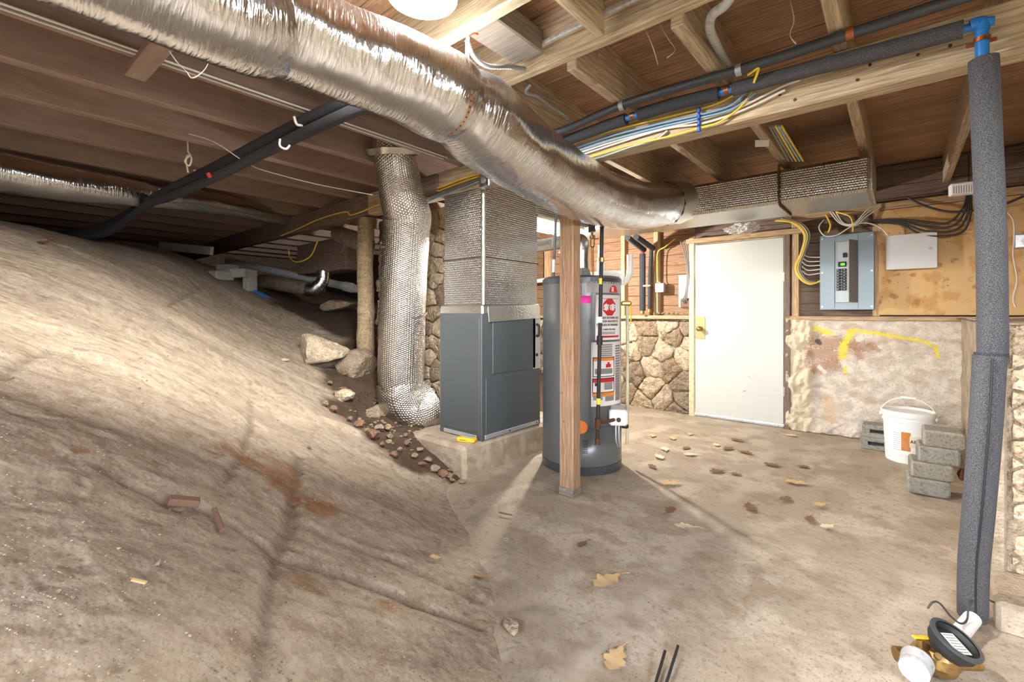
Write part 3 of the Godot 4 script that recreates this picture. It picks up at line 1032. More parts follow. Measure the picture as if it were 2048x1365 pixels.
# ---------------------------------------------------------------- ducts and heating
func foil_tube(ps: Array, rs: Array, per: int, sides: int, sd: int, amp: float) -> ArrayMesh:
	var n := noise(sd, 1.0, 3)
	var q := curve(ps, per)
	var rid := noise(sd + 1, 1.0, 2)
	rid.fractal_type = FastNoiseLite.FRACTAL_RIDGED
	var run := [0.0]
	for i in range(1, q.size()):
		run.append(run[i - 1] + (q[i] - q[i - 1]).length())
	return MB.new().tube(q, spread(rs, per), sides, false, func(i: int, a: float) -> float:
		var c := Vector2(cos(a), sin(a))
		var s: float = run[i]
		var k := n.get_noise_3d(s * 3.5, c.x * 1.1, c.y * 1.1)
		var w := rid.get_noise_3d(s * 16.0, c.x * 0.8, c.y * 0.8 + 5.0)
		var patch := smoothstep(-0.1, 0.4, n.get_noise_3d(s * 2.0 + 50.0, c.x, c.y))
		return 1.0 + amp * (k + 0.30 * w * patch)).done()
func build_ducts() -> void:
	# main insulated trunk hanging under the joists, from behind the viewer to the metal trunk
	var main := thing("insulated_duct", "large sagging round duct in crinkled silver foil insulation", "duct", Vector3.ZERO)
	var a := [Vector3(-1.38, 1.93, 0.9), Vector3(-1.38, 1.92, 0.2), at(450, 20, 1.22), at(560, 52, 1.33), at(680, 105, 1.44), at(800, 152, 1.56), at(880, 190, 1.66), at(908, 207, 1.70), at(922, 216, 1.725)]
	part("jacket", foil_tube(a, [0.145, 0.145, 0.142, 0.141, 0.140, 0.147, 0.160, 0.150, 0.120], 16, 56, 201, 0.050), M.foil, main)
	var b := [at(900, 203, 1.69), at(915, 212, 1.715), at(960, 243, 1.83), at(1040, 305, 2.10), at(1130, 362, 2.42), at(1200, 396, 2.78), at(1270, 412, 3.15), at(1338, 408, 3.62)]
	part("jacket", foil_tube(b, [0.128, 0.140, 0.176, 0.172, 0.168, 0.166, 0.165, 0.16], 16, 56, 211, 0.045), M.foil, main)
	part("collar", MB.new().tube([at(1330, 408, 3.55), at(1350, 406, 3.66), at(1372, 404, 3.72)], [0.165, 0.168, 0.15], 40, false, func(i: int, q: float) -> float: return 1.0 + 0.03 * sin(q * 13.0 + i * 2.0)).done(), M.tape, main)
	# strap of pierced copper hanging the duct
	var s := thing("hanger_strap", "pierced copper strap hung from a header round the foil duct", "strap", Vector3.ZERO)
	var loop := [at(936, 70, 1.66), at(934, 105, 1.64), at(940, 150, 1.60), at(943, 190, 1.56), at(937, 225, 1.54), at(921, 252, 1.545), at(897, 272, 1.58)]
	var sb := MB.new()
	sb.flat()
	var c := curve(loop, 6)
	var wide := Vector3(cos(TURN), 0, -sin(TURN)) * 0.006
	for i in c.size() - 1:
		sb.quad(c[i] - wide, c[i] + wide, c[i + 1] + wide, c[i + 1] - wide)
		var back := ray(936, 150).normalized() * 0.0015
		sb.quad(c[i] + wide + back, c[i] - wide + back, c[i + 1] - wide + back, c[i + 1] + wide + back)
	part("band", sb.done(), M.strap, s)
	for i in range(2, c.size(), 2):
		part("hole", cyl(0.0028, 0.0016, 8), M.black_iron, s, c[i] - ray(936, 150).normalized() * 0.001, Vector3(PI / 2, TURN, 0))
	part("hook", pipe([at(936, 72, 1.66), at(946, 66, 1.66), at(956, 68, 1.67)], 0.005), M.copper, s)
	# rectangular trunk on the right, in bubble foil
	var t := thing("trunk_duct", "long rectangular bubble-foil trunk duct over the doorway", "duct", Vector3.ZERO)
	var x1 := -0.14
	var x0 := -2.62
	var tb := MB.new()
	tb.box(Vector3(x1 - x0, 0.235, 0.55), Vector3((x0 + x1) / 2, 1.988, -3.93), 0.02)
	part("casing", tb.done(), M.bubble, t)
	part("end_cap", cbox(Vector3(0.012, 0.215, 0.53), 0.005), M.tape, t, Vector3(x1 + 0.004, 1.988, -3.93))
	part("hanger_strap", MB.new().tube(curve([Vector3(-0.645, 2.14, -3.648), Vector3(-0.645, 1.96, -3.646), Vector3(-0.645, 1.87, -3.66), Vector3(-0.645, 1.862, -3.8), Vector3(-0.645, 1.864, -4.1)], 5), 0.009, 6).done(), M.rust, t)
	part("branch", cbox(Vector3(0.44, 0.235, 0.75), 0.02), M.bubble, t, Vector3(-2.42, 1.988, -3.28))
	part("insulation_wad", rock(Vector3(0.30, 0.10, 0.16), 44, 10, 0.4, 3), M.wool, t, on_z(1490, 458, -4.15))
	# far left flexible duct under the old joists
	var lf := thing("flexible_duct", "long foil flexible duct slung under the old joists at far left", "duct", Vector3.ZERO)
	part("jacket", foil_tube([at(-160, 315, 2.6), at(0, 345, 2.92), at(150, 370, 3.25), at(300, 388, 3.7), at(430, 406, 4.3), at(560, 432, 5.0), at(660, 442, 5.8)], [0.125, 0.125, 0.118, 0.11, 0.105, 0.095, 0.09], 14, 40, 231, 0.06), M.foil, lf)
	# return drop: vertical bubble-foil duct and its boot into the furnace
	var rd := thing("return_duct", "tall bubble-foil return duct dropping to the furnace side", "duct", Vector3.ZERO)
	var p := [at(786, 266, 3.18), at(790, 306, 3.20), at(795, 345, 3.25), at(806, 400, 3.32), at(814, 432, 3.38), at(812, 480, 3.44), at(808, 560, 3.50), at(805, 650, 3.56), at(802, 740, 3.62), at(803, 775, 3.64)]
	part("duct_wrap", foil_tube(p, [0.145, 0.148, 0.150, 0.158, 0.176, 0.172, 0.174, 0.178, 0.180, 0.178], 8, 48, 241, 0.055), M.bubble, rd)
	var e := [at(803, 765, 3.64), at(806, 795, 3.64), at(822, 820, 3.66), at(848, 815, 3.70), at(872, 800, 3.74)]
	part("elbow", foil_tube(e, [0.180, 0.186, 0.19, 0.185, 0.18], 10, 44, 251, 0.09), M.bubble, rd)
	part("boot", cbox(Vector3(0.04, 0.62, 0.58), 0.01), M.foil_dusty, rd, Vector3(-2.672, 0.54, -2.60))
	part("flange", MB.new().tube([at(789, 300, 3.195), at(790, 312, 3.205)], [0.185, 0.165], 24, false, func(i: int, q: float) -> float: return 1.0 + 0.10 * sin(q * 5.0)).done(), M.tape, rd)
	for v in [490, 623]:
		part("foil_tape", MB.new().tube([at(808, v - 2, 3.47 if v < 500 else 3.545), at(808, v + 2, 3.475 if v < 500 else 3.55)], 0.178, 48, false).done(), M.tape, rd)

	# furnace with plenum
	var fx := -2.43
	var fz := -2.62
	var f := thing("furnace", "dark grey sheet-metal furnace cabinet on a concrete pad", "furnace", Vector3(fx, 0.21, fz))
	part("cabinet", cbox(Vector3(0.44, 0.885, 0.68), 0.006), M.furnace, f, Vector3(0, 0.4425, 0))
	part("upper_panel", cbox(Vector3(0.008, 0.40, 0.50), 0.004), M.furnace, f, Vector3(0.221, 0.655, -0.02))
	part("lower_panel", cbox(Vector3(0.008, 0.40, 0.60), 0.004), M.furnace, f, Vector3(0.221, 0.235, 0.0))
	part("corner_panel", cbox(Vector3(0.006, 0.42, 0.10), 0.003), M.steel_pale, f, Vector3(0.222, 0.66, -0.285))
	part("front_panel", cbox(Vector3(0.40, 0.82, 0.006), 0.003), M.furnace, f, Vector3(0, 0.46, 0.341))
	part("base_rail", cbox(Vector3(0.010, 0.03, 0.62), 0.003), M.steel_pale, f, Vector3(0.222, 0.022, 0.0))
	part("base_rail", cbox(Vector3(0.34, 0.028, 0.010), 0.003), M.steel_pale, f, Vector3(0.0, 0.02, 0.341))
	part("handle", pipe([Vector3(0.222, 0.80, -0.285), Vector3(0.245, 0.79, -0.285), Vector3(0.245, 0.72, -0.285), Vector3(0.222, 0.71, -0.285)], 0.011), M.black, f)
	part("knockout_plug", cyl(0.012, 0.006, 14), M.black, f, Vector3(0.224, 0.56, -0.285), Vector3(0, 0, -PI / 2))
	for zz in [-0.28, 0.05]:
		part("screw", cyl(0.006, 0.004, 8), M.black_iron, f, Vector3(0.227, 0.022, zz), Vector3(0, 0, -PI / 2))
	var pl := thing("plenum", "square bubble-foil plenum box on top of the furnace", "duct", Vector3(fx, 1.095, fz))
	var pb := MB.new()
	pb.box(Vector3(0.425, 0.99, 0.64), Vector3(0, 0.5, -0.005), 0.02)
	part("casing", pb.done(), M.bubble, pl)
	part("base_tape", cbox(Vector3(0.452, 0.075, 0.675), 0.012), M.tape, pl, Vector3(0, 0.03, 0))
	part("tape_flap", cbox(Vector3(0.004, 0.11, 0.60), 0.001), M.tape, pl, Vector3(0.228, 0.01, -0.02), Vector3(0.04, 0, 0.05))
	part("band", cbox(Vector3(0.431, 0.010, 0.646), 0.004), M.black_iron, pl, Vector3(0, 0.40, -0.005))
	part("foil_tape", cbox(Vector3(0.03, 0.96, 0.03), 0.008), M.tape, pl, Vector3(0.203, 0.5, 0.305))
	# pad under the furnace
	var pn := noise(260, 4.0, 3)
	var pad := MB.new()
	pad.flat()
	pad.box(Vector3(0.86, 0.24, 1.25), Vector3.ZERO, 0.025)
	one("concrete_pad", pad.done(), M.concrete, "worn concrete pad under the grey furnace", "concrete pad", Vector3(-2.63, 0.09, -2.73))
	var sd := thing("stud_finder", "small yellow hand tool lying on the furnace pad", "tool", on_y(934, 884, 0.21), 0.35)
	part("body", cbox(Vector3(0.135, 0.03, 0.06), 0.008), M.meter_yellow, sd, Vector3(0, 0.015, 0))
	part("label_plate", cbox(Vector3(0.07, 0.002, 0.035), 0.0005), M.label_grey, sd, Vector3(0.01, 0.031, -0.004))
	part("grip_line", cbox(Vector3(0.05, 0.004, 0.003), 0.0005), M.ink, sd, Vector3(-0.02, 0.017, 0.03))
	# chimney base behind
	var ch := setting("chimney")
	ch.set_meta("label", "rubble stone chimney base behind the return duct")
	part("mortar_core", cbox(Vector3(1.06, 2.0, 0.8), 0.0), M.mortar, ch, Vector3(-3.56, 1.05, -3.12))
	var pts := []
	for r in 13:
		for k in 6:
			pts.append(Vector2(-4.02 + 0.19 * k + rng.randf() * 0.11 + (0.08 if r % 2 else 0.0), 0.30 + 0.135 * r + rng.randf_range(-0.03, 0.03)))
	rubble(ch, pts, PackedVector2Array([Vector2(-4.09, 0.2), Vector2(-3.03, 0.2), Vector2(-3.03, 2.04), Vector2(-4.09, 2.04)]), 0.006, 0.042, Transform3D(Basis(), Vector3(0, 0, -2.728)), 800, [M.stone_pale, M.mortar, M.stone, M.stone_grey])

func heater_xy(u: float, v: float) -> Vector2:
	# angle round the drum and height of a point seen on it
	var r := 0.285
	var a := asin(clampf((u - 1163.0) / FOCAL * 3.2 / r, -0.98, 0.98))
	var d := 3.38 - r * cos(a)
	return Vector2(a, 1.1 - (v - 627.0) / FOCAL * d)
func drum_patch(a0: float, a1: float, y0: float, y1: float, r: float) -> ArrayMesh:
	var b := MB.new()
	b.smooth()
	var n := 14
	for i in n:
		var p := lerpf(a0, a1, float(i) / n)
		var q := lerpf(a0, a1, float(i + 1) / n)
		var dp := Vector3(sin(p), 0, cos(p))
		var dq := Vector3(sin(q), 0, cos(q))
		b.quad(dp * r + Vector3.UP * y0, dq * r + Vector3.UP * y0, dq * r + Vector3.UP * y1, dp * r + Vector3.UP * y1)
		b.quad(dp * r + Vector3.UP * y1, dq * r + Vector3.UP * y1, dq * (r - 0.002) + Vector3.UP * y1, dp * (r - 0.002) + Vector3.UP * y1)
	return b.done()
func build_heater() -> void:
	var c := at(1163, 627, 3.38)
	var h := thing("water_heater", "tall grey gas water heater with warning labels behind the wooden post", "water heater", Vector3(c.x, 0, c.z), atan2(-c.x, -c.z))
	var r := 0.285
	part("jacket", MB.new().lathe([Vector2(0, 0.02), Vector2(r - 0.008, 0.02), Vector2(r, 0.04), Vector2(r, 1.318)], 64).done(), M.tank, h)
	part("base_ring", MB.new().lathe([Vector2(r - 0.02, 0.0), Vector2(r + 0.004, 0.0), Vector2(r + 0.004, 0.055), Vector2(r - 0.004, 0.058)], 64).done(), M.tank_dark, h)
	part("top_cap", MB.new().lathe([Vector2(r + 0.003, 1.305), Vector2(r + 0.003, 1.345), Vector2(r - 0.012, 1.36), Vector2(0, 1.365)], 64).done(), M.tank_dark, h)
	part("lower_skirt", drum_patch(-0.2, 1.45, 0.06, 0.33, r + 0.003), M.tank, h)
	var patch := func(called: String, u0: float, v0: float, u1: float, v1: float, mt: Material, lift := 0.003) -> MeshInstance3D:
		var p: Vector2 = heater_xy(u0, v0)
		var q: Vector2 = heater_xy(u1, v1)
		return part(called, drum_patch(p.x, q.x, q.y, p.y, r + lift), mt, h)
	patch.call("brand_band", 1173, 563, 1240, 588, M.label_grey)
	var stop: MeshInstance3D = patch.call("stop_label", 1189, 590, 1238, 678, M.label_white, 0.004)
	patch.call("label_rule", 1193, 597, 1235, 599, M.red, 0.005)
	patch.call("label_rule", 1193, 672, 1235, 674, M.red, 0.005)
	var word := func(s: String, u: float, v: float, high: float, mt: Material, sq := 1.0) -> void:
		var p: Vector2 = heater_xy(u, v)
		var pos := Vector3(sin(p.x) * (r + 0.0085), p.y, cos(p.x) * (r + 0.0085))
		letters(s, high, mt, h, pos, Vector3(0, p.x, 0), r, true, sq)
	# octagon
	var o := heater_xy(1217, 615)
	var oct := MB.new()
	oct.flat()
	for i in 8:
		var q0 := TAU * (i + 0.5) / 8.0
		var q1 := TAU * (i + 1.5) / 8.0
		var f := func(x: float, y: float) -> Vector3:
			var an := o.x + x / r
			return Vector3(sin(an) * (r + 0.005), o.y + y, cos(an) * (r + 0.005))
		oct.tri(f.call(0.0, 0.0), f.call(0.062 * cos(q0), 0.062 * sin(q0)), f.call(0.062 * cos(q1), 0.062 * sin(q1)))
	part("stop_sign", oct.done(), M.red, h)
	word.call("STOP", 1217, 615.5, 0.036, M.label_white, 0.95)
	word.call("DO NOT RETURN THIS", 1215.5, 636, 0.0145, M.ink, 0.95)
	word.call("WATER HEATER TO", 1215.5, 643, 0.0145, M.ink, 1.0)
	word.call("THE PLACE OF PURCHASE", 1214.5, 650, 0.0145, M.ink, 0.8)
	word.call("1-800-279-4566", 1216, 659, 0.012, M.ink, 1.0)
	for v in [664, 667]:
		patch.call("print_line", 1201, v, 1228, v + 1, M.ink_light, 0.005)
	# logo: red shield with a white R
	var lg := heater_xy(1225, 586)
	var sh := MB.new()
	sh.flat()
	for i in 12:
		var q0 := PI * i / 12.0
		var q1 := PI * (i + 1) / 12.0
		var fl := func(x: float, y: float) -> Vector3:
			var an := lg.x + x / r
			return Vector3(sin(an) * (r + 0.0045), lg.y + y, cos(an) * (r + 0.0045))
		sh.tri(fl.call(0, 0), fl.call(0.045 * cos(q0), 0.05 * sin(q0)), fl.call(0.045 * cos(q1), 0.05 * sin(q1)))
	part("logo", sh.done(), M.red, h)
	word.call("R", 1222, 580, 0.032, M.label_white)
	# instruction sheet
	patch.call("instruction_sheet", 1181, 685, 1240, 803, M.label_white, 0.004)
	for k in 6:
		patch.call("print_line", 1195, 689 + 4.2 * k, 1222, 690.4 + 4.2 * k, M.ink_light, 0.005)
	for k in 22:
		patch.call("print_line", 1228, 690 + 5 * k, 1238, 692 + 5 * k, M.ink_light, 0.005)
	patch.call("warning_frame", 1184, 715, 1226, 751, M.ink, 0.005)
	patch.call("warning_box", 1185.5, 720, 1224.5, 749.5, M.label_white, 0.0056)
	patch.call("warning_bar", 1185.5, 716.5, 1224.5, 720, M.label_orange, 0.006)
	patch.call("flame_mark", 1209, 728, 1219, 734, M.red, 0.0062)
	patch.call("flame_mark", 1212, 724, 1216, 728, M.red, 0.0062)
	for k in 3:
		patch.call("print_line", 1188, 738 + 3.4 * k, 1222, 739.2 + 3.4 * k, M.ink_light, 0.0062)
	patch.call("warning_frame", 1183, 757, 1226, 782, M.ink, 0.005)
	patch.call("warning_box", 1184.5, 762, 1224.5, 780.5, M.label_white, 0.0056)
	patch.call("warning_bar", 1184.5, 758.5, 1224.5, 762, M.red, 0.006)
	for k in 4:
		patch.call("print_line", 1206, 765 + 3.6 * k, 1222, 766.2 + 3.6 * k, M.ink_light, 0.0062)
	patch.call("hand_mark", 1188, 766, 1196, 772, M.ink, 0.0062)
	patch.call("warning_bar", 1183, 785.5, 1226, 789, M.label_orange, 0.005)
	for k in 3:
		patch.call("print_line", 1185, 792 + 3 * k, 1203, 793.2 + 3 * k, M.ink_light, 0.005)
		patch.call("print_line", 1208, 792 + 3 * k, 1225, 793.2 + 3 * k, M.ink_light, 0.005)
	patch.call("sticker", 1160, 592, 1181, 607, M.pink, 0.004)
	var og := heater_xy(1162, 855)
	part("round_sticker", MB.new().lathe([Vector2(0.045, 0), Vector2(0, 0.001)], 24).done(), M.orange, h, Vector3(sin(og.x) * (r + 0.004), og.y, cos(og.x) * (r + 0.004)), Vector3(PI / 2, og.x, 0))
	var vent := heater_xy(1170, 892)
	for i in 8:
		part("vent_slot", cbox(Vector3(0.035, 0.005, 0.004), 0.001), M.ink, h, Vector3(sin(vent.x) * (r + 0.003), vent.y + (i - 4) * 0.012, cos(vent.x) * (r + 0.003)), Vector3(0, vent.x, 0))
	# gas control
	var gv := at(1236, 834, 3.12)
	var g := part("gas_valve", cbox(Vector3(0.12, 0.105, 0.10), 0.012), M.plastic_white, h)
	g.global_position = gv
	g.rotation = Vector3.ZERO
	part("valve_top", cbox(Vector3(0.10, 0.02, 0.08), 0.006), M.label_grey, g, Vector3(0, 0.055, -0.005), Vector3(0.25, 0, 0))
	part("dial", MB.new().lathe([Vector2(0.016, 0), Vector2(0.014, 0.014), Vector2(0, 0.014)], 20).done(), M.ink, g, Vector3(0.0, -0.01, 0.05), Vector3(PI / 2, 0, 0))
	for k in 2:
		var tb := part("burner_tube", pipe([at(1232 + 6 * k, 850, 3.12), at(1232 + 6 * k, 880, 3.11), at(1236 + 4 * k, 895, 3.14)], 0.005), M.steel_pale, h)
		tb.global_transform = Transform3D.IDENTITY
	# draught hood and flue
	part("draught_hood", MB.new().lathe([Vector2(0.075, 1.375), Vector2(0.055, 1.43), Vector2(0.052, 1.47), Vector2(0.052, 1.56)], 28).done(), M.galv, h, Vector3(0.0, 0, 0.0))
	var fl2 := thing("flue_pipe", "galvanised flue pipe running from the water heater towards the chimney", "pipe")
	part("run", pipe([Vector3(c.x, 1.54, c.z), Vector3(c.x - 0.01, 1.62, c.z - 0.02), Vector3(c.x - 0.10, 1.655, c.z - 0.06), Vector3(c.x - 0.5, 1.665, c.z - 0.16), Vector3(-3.02, 1.70, c.z - 0.36)], 0.052, 24), M.galv, fl2)
	for k in 2:
		part("joint_band", MB.new().tube([Vector3(c.x - 0.28 - 0.3 * k, 1.659 + 0.004 * k, c.z - 0.105 - 0.07 * k), Vector3(c.x - 0.30 - 0.3 * k, 1.66 + 0.004 * k, c.z - 0.11 - 0.072 * k)], 0.0545, 24).done(), M.steel_pale, fl2)

	# gas line dropping in front of the heater
	var gp := thing("gas_pipe", "black iron gas pipe hanging down the front of the water heater", "pipe")
	part("riser", pipe([at(1204, 445, 2.98), at(1202, 560, 2.98), at(1199, 700, 2.98), at(1195, 884, 2.98)], 0.0125, 12), M.black_iron, gp)
	part("coupling", pipe([at(1199.5, 672, 2.98), at(1199, 690, 2.98)], 0.019, 12, 1), M.black_iron, gp)
	part("tee", pipe([at(1196, 838, 2.98), at(1195.6, 858, 2.98)], 0.019, 12, 1), M.rust, gp)
	part("drip_cap", pipe([at(1195.2, 878, 2.98), at(1195, 890, 2.98)], 0.017, 12, 1), M.rust, gp)
	part("nipple", pipe([at(1196, 846, 2.98), at(1216, 843, 3.03), at(1228, 840, 3.08)], 0.012, 12), M.rust, gp)
	for v in [563, 803]:
		part("yellow_tag", pipe([at(1201.5 if v < 600 else 1197, v - 6, 2.98), at(1201.3 if v < 600 else 1196.8, v + 6, 2.98)], 0.0135, 12, 1), M.yellow_tape, gp)
	part("paper_tag", cbox(Vector3(0.035, 0.04, 0.003), 0.001), M.label_white, gp, at(1199, 640, 2.96), Vector3(0, TURN * 0.8, 0))
	part("shutoff_valve", cbox(Vector3(0.03, 0.04, 0.03), 0.008), M.brass, gp, at(1203, 520, 2.98))
	var wp := thing("hot_water_pipe", "copper water pipe with a foam collar above the water heater", "pipe")
	part("riser", pipe([at(1184, 465, 3.25), at(1186, 553, 3.25)], 0.0085, 10), M.copper, wp)
	part("valve_body", MB.new().lathe([Vector2(0.008, 0), Vector2(0.016, 0.01), Vector2(0.016, 0.06), Vector2(0.02, 0.065), Vector2(0.02, 0.085), Vector2(0.012, 0.09)], 12).done(), M.brass, wp, at(1185, 496, 3.25))
	part("lever", cbox(Vector3(0.05, 0.006, 0.012), 0.002), M.red, wp, at(1191, 478, 3.24))
	part("foam_sleeve", pipe([at(1183, 440, 3.25), at(1184, 464, 3.25)], 0.026, 14, 1), M.foam_dark, wp)
	var cw := thing("cold_water_pipe", "dark water pipe rising left of the wooden post to the duct", "pipe")
	part("riser", pipe([at(1112, 430, 3.32), at(1107, 555, 3.32)], 0.0095, 10), M.abs, cw)
	part("union", pipe([at(1107, 520, 3.32), at(1107, 545, 3.32)], 0.014, 10, 1), M.steel_pale, cw)
	# overflow pipe
	var ov := thing("relief_pipe", "pale plastic relief pipe standing at the heater's right side", "pipe")
	part("down_pipe", pipe([at(1254, 612, 3.42), at(1255, 700, 3.40), at(1254, 888, 3.34)], 0.0115, 12), M.cpvc, ov)
	part("relief_valve", MB.new().box(Vector3(0.08, 0.035, 0.035), Vector3.ZERO, 0.01).done(), M.brass, ov, at(1252, 607, 3.42), Vector3(0, 0.6, 0))
	part("lever", cbox(Vector3(0.008, 0.14, 0.012), 0.002), M.yellow_tape, ov, at(1262, 625, 3.43))
	part("drain_cock", cbox(Vector3(0.05, 0.03, 0.03), 0.008), M.black_iron, ov, at(1250, 853, 3.28), Vector3(0, 0.5, 0))
	# condensate lines in white plastic
	var cp := thing("condensate_pipe", "white plastic drain pipe looping above the water heater", "pipe")
	part("run", pipe([at(1202, 490, 3.9), at(1202, 535, 3.9), at(1206, 546, 3.9), at(1235, 548, 3.95), at(1242, 556, 3.95), at(1246, 563, 3.95), at(1256, 558, 3.95), at(1260, 540, 3.95), at(1260, 510, 3.95)], 0.026, 14, 5), M.pvc, cp)
	part("tee", pipe([at(1202, 525, 3.9), at(1202, 552, 3.9)], 0.033, 14, 1), M.pvc, cp)
	part("label", cbox(Vector3(0.03, 0.05, 0.004), 0.001), M.meter_yellow, cp, at(1204, 520, 3.86), Vector3(0, TURN, 0))
	for q in [[1238, 549], [1247, 564], [1260, 545]]:
		part("coupling", MB.new().lathe([Vector2(0.0, -0.018), Vector2(0.03, -0.018), Vector2(0.03, 0.018), Vector2(0, 0.018)], 14).done(), M.pvc, cp, at(q[0], q[1], 3.95), Vector3(0, 0, 0.0 if q[0] > 1255 else PI / 2))
	var dl := thing("drain_line", "white plastic line running along the board wall behind the heater", "pipe")
	part("run", pipe([on_z(1030, 568, -4.9), on_z(1110, 558, -4.9), on_z(1215, 545, -4.9)], 0.028, 12), M.pvc, dl)

# ---------------------------------------------------------------- door, panel and fittings on the back wall
func build_back_fittings() -> void:
	var z := BACK_Z
	var dl := on_z(1392, 832, z)
	var dr := on_z(1568, 850, z)
	var d := setting("door_1")
	d.position = Vector3((dl.x + dr.x) / 2, 0, z)
	var wdt := dr.x - dl.x
	part("door_leaf", cbox(Vector3(wdt, 1.80, 0.045), 0.004), M.door, d, Vector3(0, 0.93, 0.0))
	part("knob_plate", cbox(Vector3(0.10, 0.24, 0.004), 0.002), M.brass_plate, d, Vector3(-wdt / 2 + 0.055, 0.945, 0.025))
	part("door_knob", MB.new().lathe([Vector2(0.026, 0), Vector2(0.024, 0.006), Vector2(0.010, 0.01), Vector2(0.010, 0.03), Vector2(0.024, 0.04), Vector2(0.027, 0.052), Vector2(0.022, 0.064), Vector2(0, 0.068)], 24, false).done(), M.brass, d, Vector3(-wdt / 2 + 0.055, 0.935, 0.027), Vector3(PI / 2, 0, 0))
	for y in [0.35, 1.45]:
		part("hinge", cbox(Vector3(0.012, 0.09, 0.02), 0.003), M.steel_pale, d, Vector3(wdt / 2 + 0.004, y, 0.022))
	for q in [[1498, 754, 0.012, 0.006], [1512, 757, 0.006, 0.006], [1489, 783, 0.03, 0.008], [1430, 762, 0.005, 0.005], [1546, 675, 0.008, 0.007]]:
		var p := on_z(q[0], q[1], z + 0.0235)
		part("paint_chip", cbox(Vector3(q[2], q[3], 0.001), 0.0003), M.ink_light, d, p - d.position, Vector3(0, 0, 0.5))
	part("jamb", board(1.92, 0.055, 0.10, 0.004), M.frame_paint, d, Vector3(-wdt / 2 - 0.035, 0.95, -0.01), Vector3(0, 0, PI / 2))
	part("jamb", board(1.92, 0.05, 0.10, 0.004), M.plank_dark, d, Vector3(wdt / 2 + 0.030, 0.95, -0.02), Vector3(0, 0, PI / 2))
	part("trimmer", board(0.92, 0.06, 0.09, 0.004), M.stud, d, Vector3(wdt / 2 + 0.095, 1.5, -0.03), Vector3(0, 0, PI / 2))
	part("lintel", board(wdt + 0.24, 0.05, 0.12, 0.004), M.stud, d, Vector3(0.03, 1.875, -0.01))
	part("threshold", board(wdt, 0.02, 0.12, 0.004), M.pvc_grey, d, Vector3(0, 0.008, -0.05))
	# breaker panel
	var a := on_z(1640, 473, z)
	var b := on_z(1749, 621, z)
	var p := thing("breaker_panel", "grey electrical breaker panel with its door swung open", "breaker panel", Vector3((a.x + b.x) / 2, (a.y + 1.13) / 2, z - 0.02))
	var pw := b.x - a.x
	var ph := a.y - 1.13
	part("back_box", cbox(Vector3(pw - 0.03, ph - 0.03, 0.06), 0.003), M.panel, p, Vector3(0, 0, -0.01))
	# cover plate as a frame round the opening
	for s in [-1, 1]:
		part("cover_stile", cbox(Vector3(pw * 0.29, ph, 0.012), 0.004), M.panel, p, Vector3(s * pw * 0.355, 0, 0.03))
		part("cover_rail", cbox(Vector3(pw * 0.44, ph * 0.10, 0.012), 0.004), M.panel, p, Vector3(0, s * ph * 0.45, 0.03))
	part("recess", cbox(Vector3(pw * 0.42, ph * 0.82, 0.004), 0.001), M.panel_in, p, Vector3(0, 0, 0.021))
	part("hinged_door", cbox(Vector3(pw * 0.40, ph * 0.80, 0.006), 0.002), M.panel_door, p, Vector3(pw * 0.21 + pw * 0.2 * cos(1.92), 0, 0.036 + pw * 0.2 * sin(1.92)), Vector3(0, -1.92, 0))
	for r in 8:
		for k in 2:
			part("breaker", cbox(Vector3(0.036, 0.021, 0.02), 0.003), M.black, p, Vector3(-0.025 + 0.04 * k - 0.03, 0.02 - 0.025 * r, 0.03))
			part("breaker_toggle", cbox(Vector3(0.014, 0.007, 0.006), 0.001), M.label_grey, p, Vector3(-0.032 + 0.04 * k - 0.03 + (0.008 if k else 0.0), 0.02 - 0.025 * r, 0.042))
	var led_m := mat(Color(0.2, 0.9, 0.1), 0.4)
	led_m.emission_enabled = true
	led_m.emission = Color(0.3, 1.0, 0.1)
	led_m.emission_energy_multiplier = 2.5
	part("surge_module", cbox(Vector3(0.06, 0.045, 0.022), 0.003), M.black, p, Vector3(-0.03, 0.07, 0.031))
	part("green_lamp", cbox(Vector3(0.03, 0.018, 0.006), 0.002), led_m, p, Vector3(-0.025, 0.068, 0.044))
	part("main_breaker", cbox(Vector3(0.03, 0.04, 0.02), 0.003), M.black, p, Vector3(-0.01, 0.15, 0.03))
	for s in [-1, 1]:
		for t in [-1, 0, 1]:
			part("screw", cyl(0.008, 0.005, 10), M.steel_pale, p, Vector3(s * (pw / 2 - 0.018), t * (ph / 2 - 0.03), 0.035), Vector3(PI / 2, 0, 0))
	# white box
	var wa := on_z(1772, 474, z)
	var wb := on_z(1874, 537, z)
	var wbx := thing("media_box", "plain white steel cabinet mounted on the plywood", "cabinet", Vector3((wa.x + wb.x) / 2, (wa.y + wb.y) / 2 + 0.002, z - 0.014))
	part("cabinet_body", cbox(Vector3(wb.x - wa.x - 0.01, wa.y - wb.y - 0.01, 0.05), 0.003), M.white_paint, wbx, Vector3(0, 0, 0.025))
	part("cabinet_door", cbox(Vector3(wb.x - wa.x, wa.y - wb.y, 0.012), 0.003), M.white_paint, wbx, Vector3(0, 0, 0.056))
	part("lock", cyl(0.011, 0.003, 16), M.label_grey, wbx, Vector3(0.12, 0.015, 0.062), Vector3(PI / 2, 0, 0))
	# fittings left of the door
	var sp := on_z(1256, 455, z)
	var p1 := thing("foam_pipe_drop", "thick grey foam-covered pipe beside the stud, left of the door", "pipe")
	part("foam_sleeve", pipe([on_z(1285, 508, z + 0.06), on_z(1285, 622, z + 0.06)], 0.034, 16, 1), M.foam_dark, p1)
	part("red_stub", pipe([on_z(1285, 496, z + 0.06), on_z(1285, 510, z + 0.06)], 0.022, 12, 1), M.red, p1)
	part("brass_tap", cbox(Vector3(0.03, 0.04, 0.05), 0.006), M.brass, p1, on_z(1285, 625, z + 0.08))
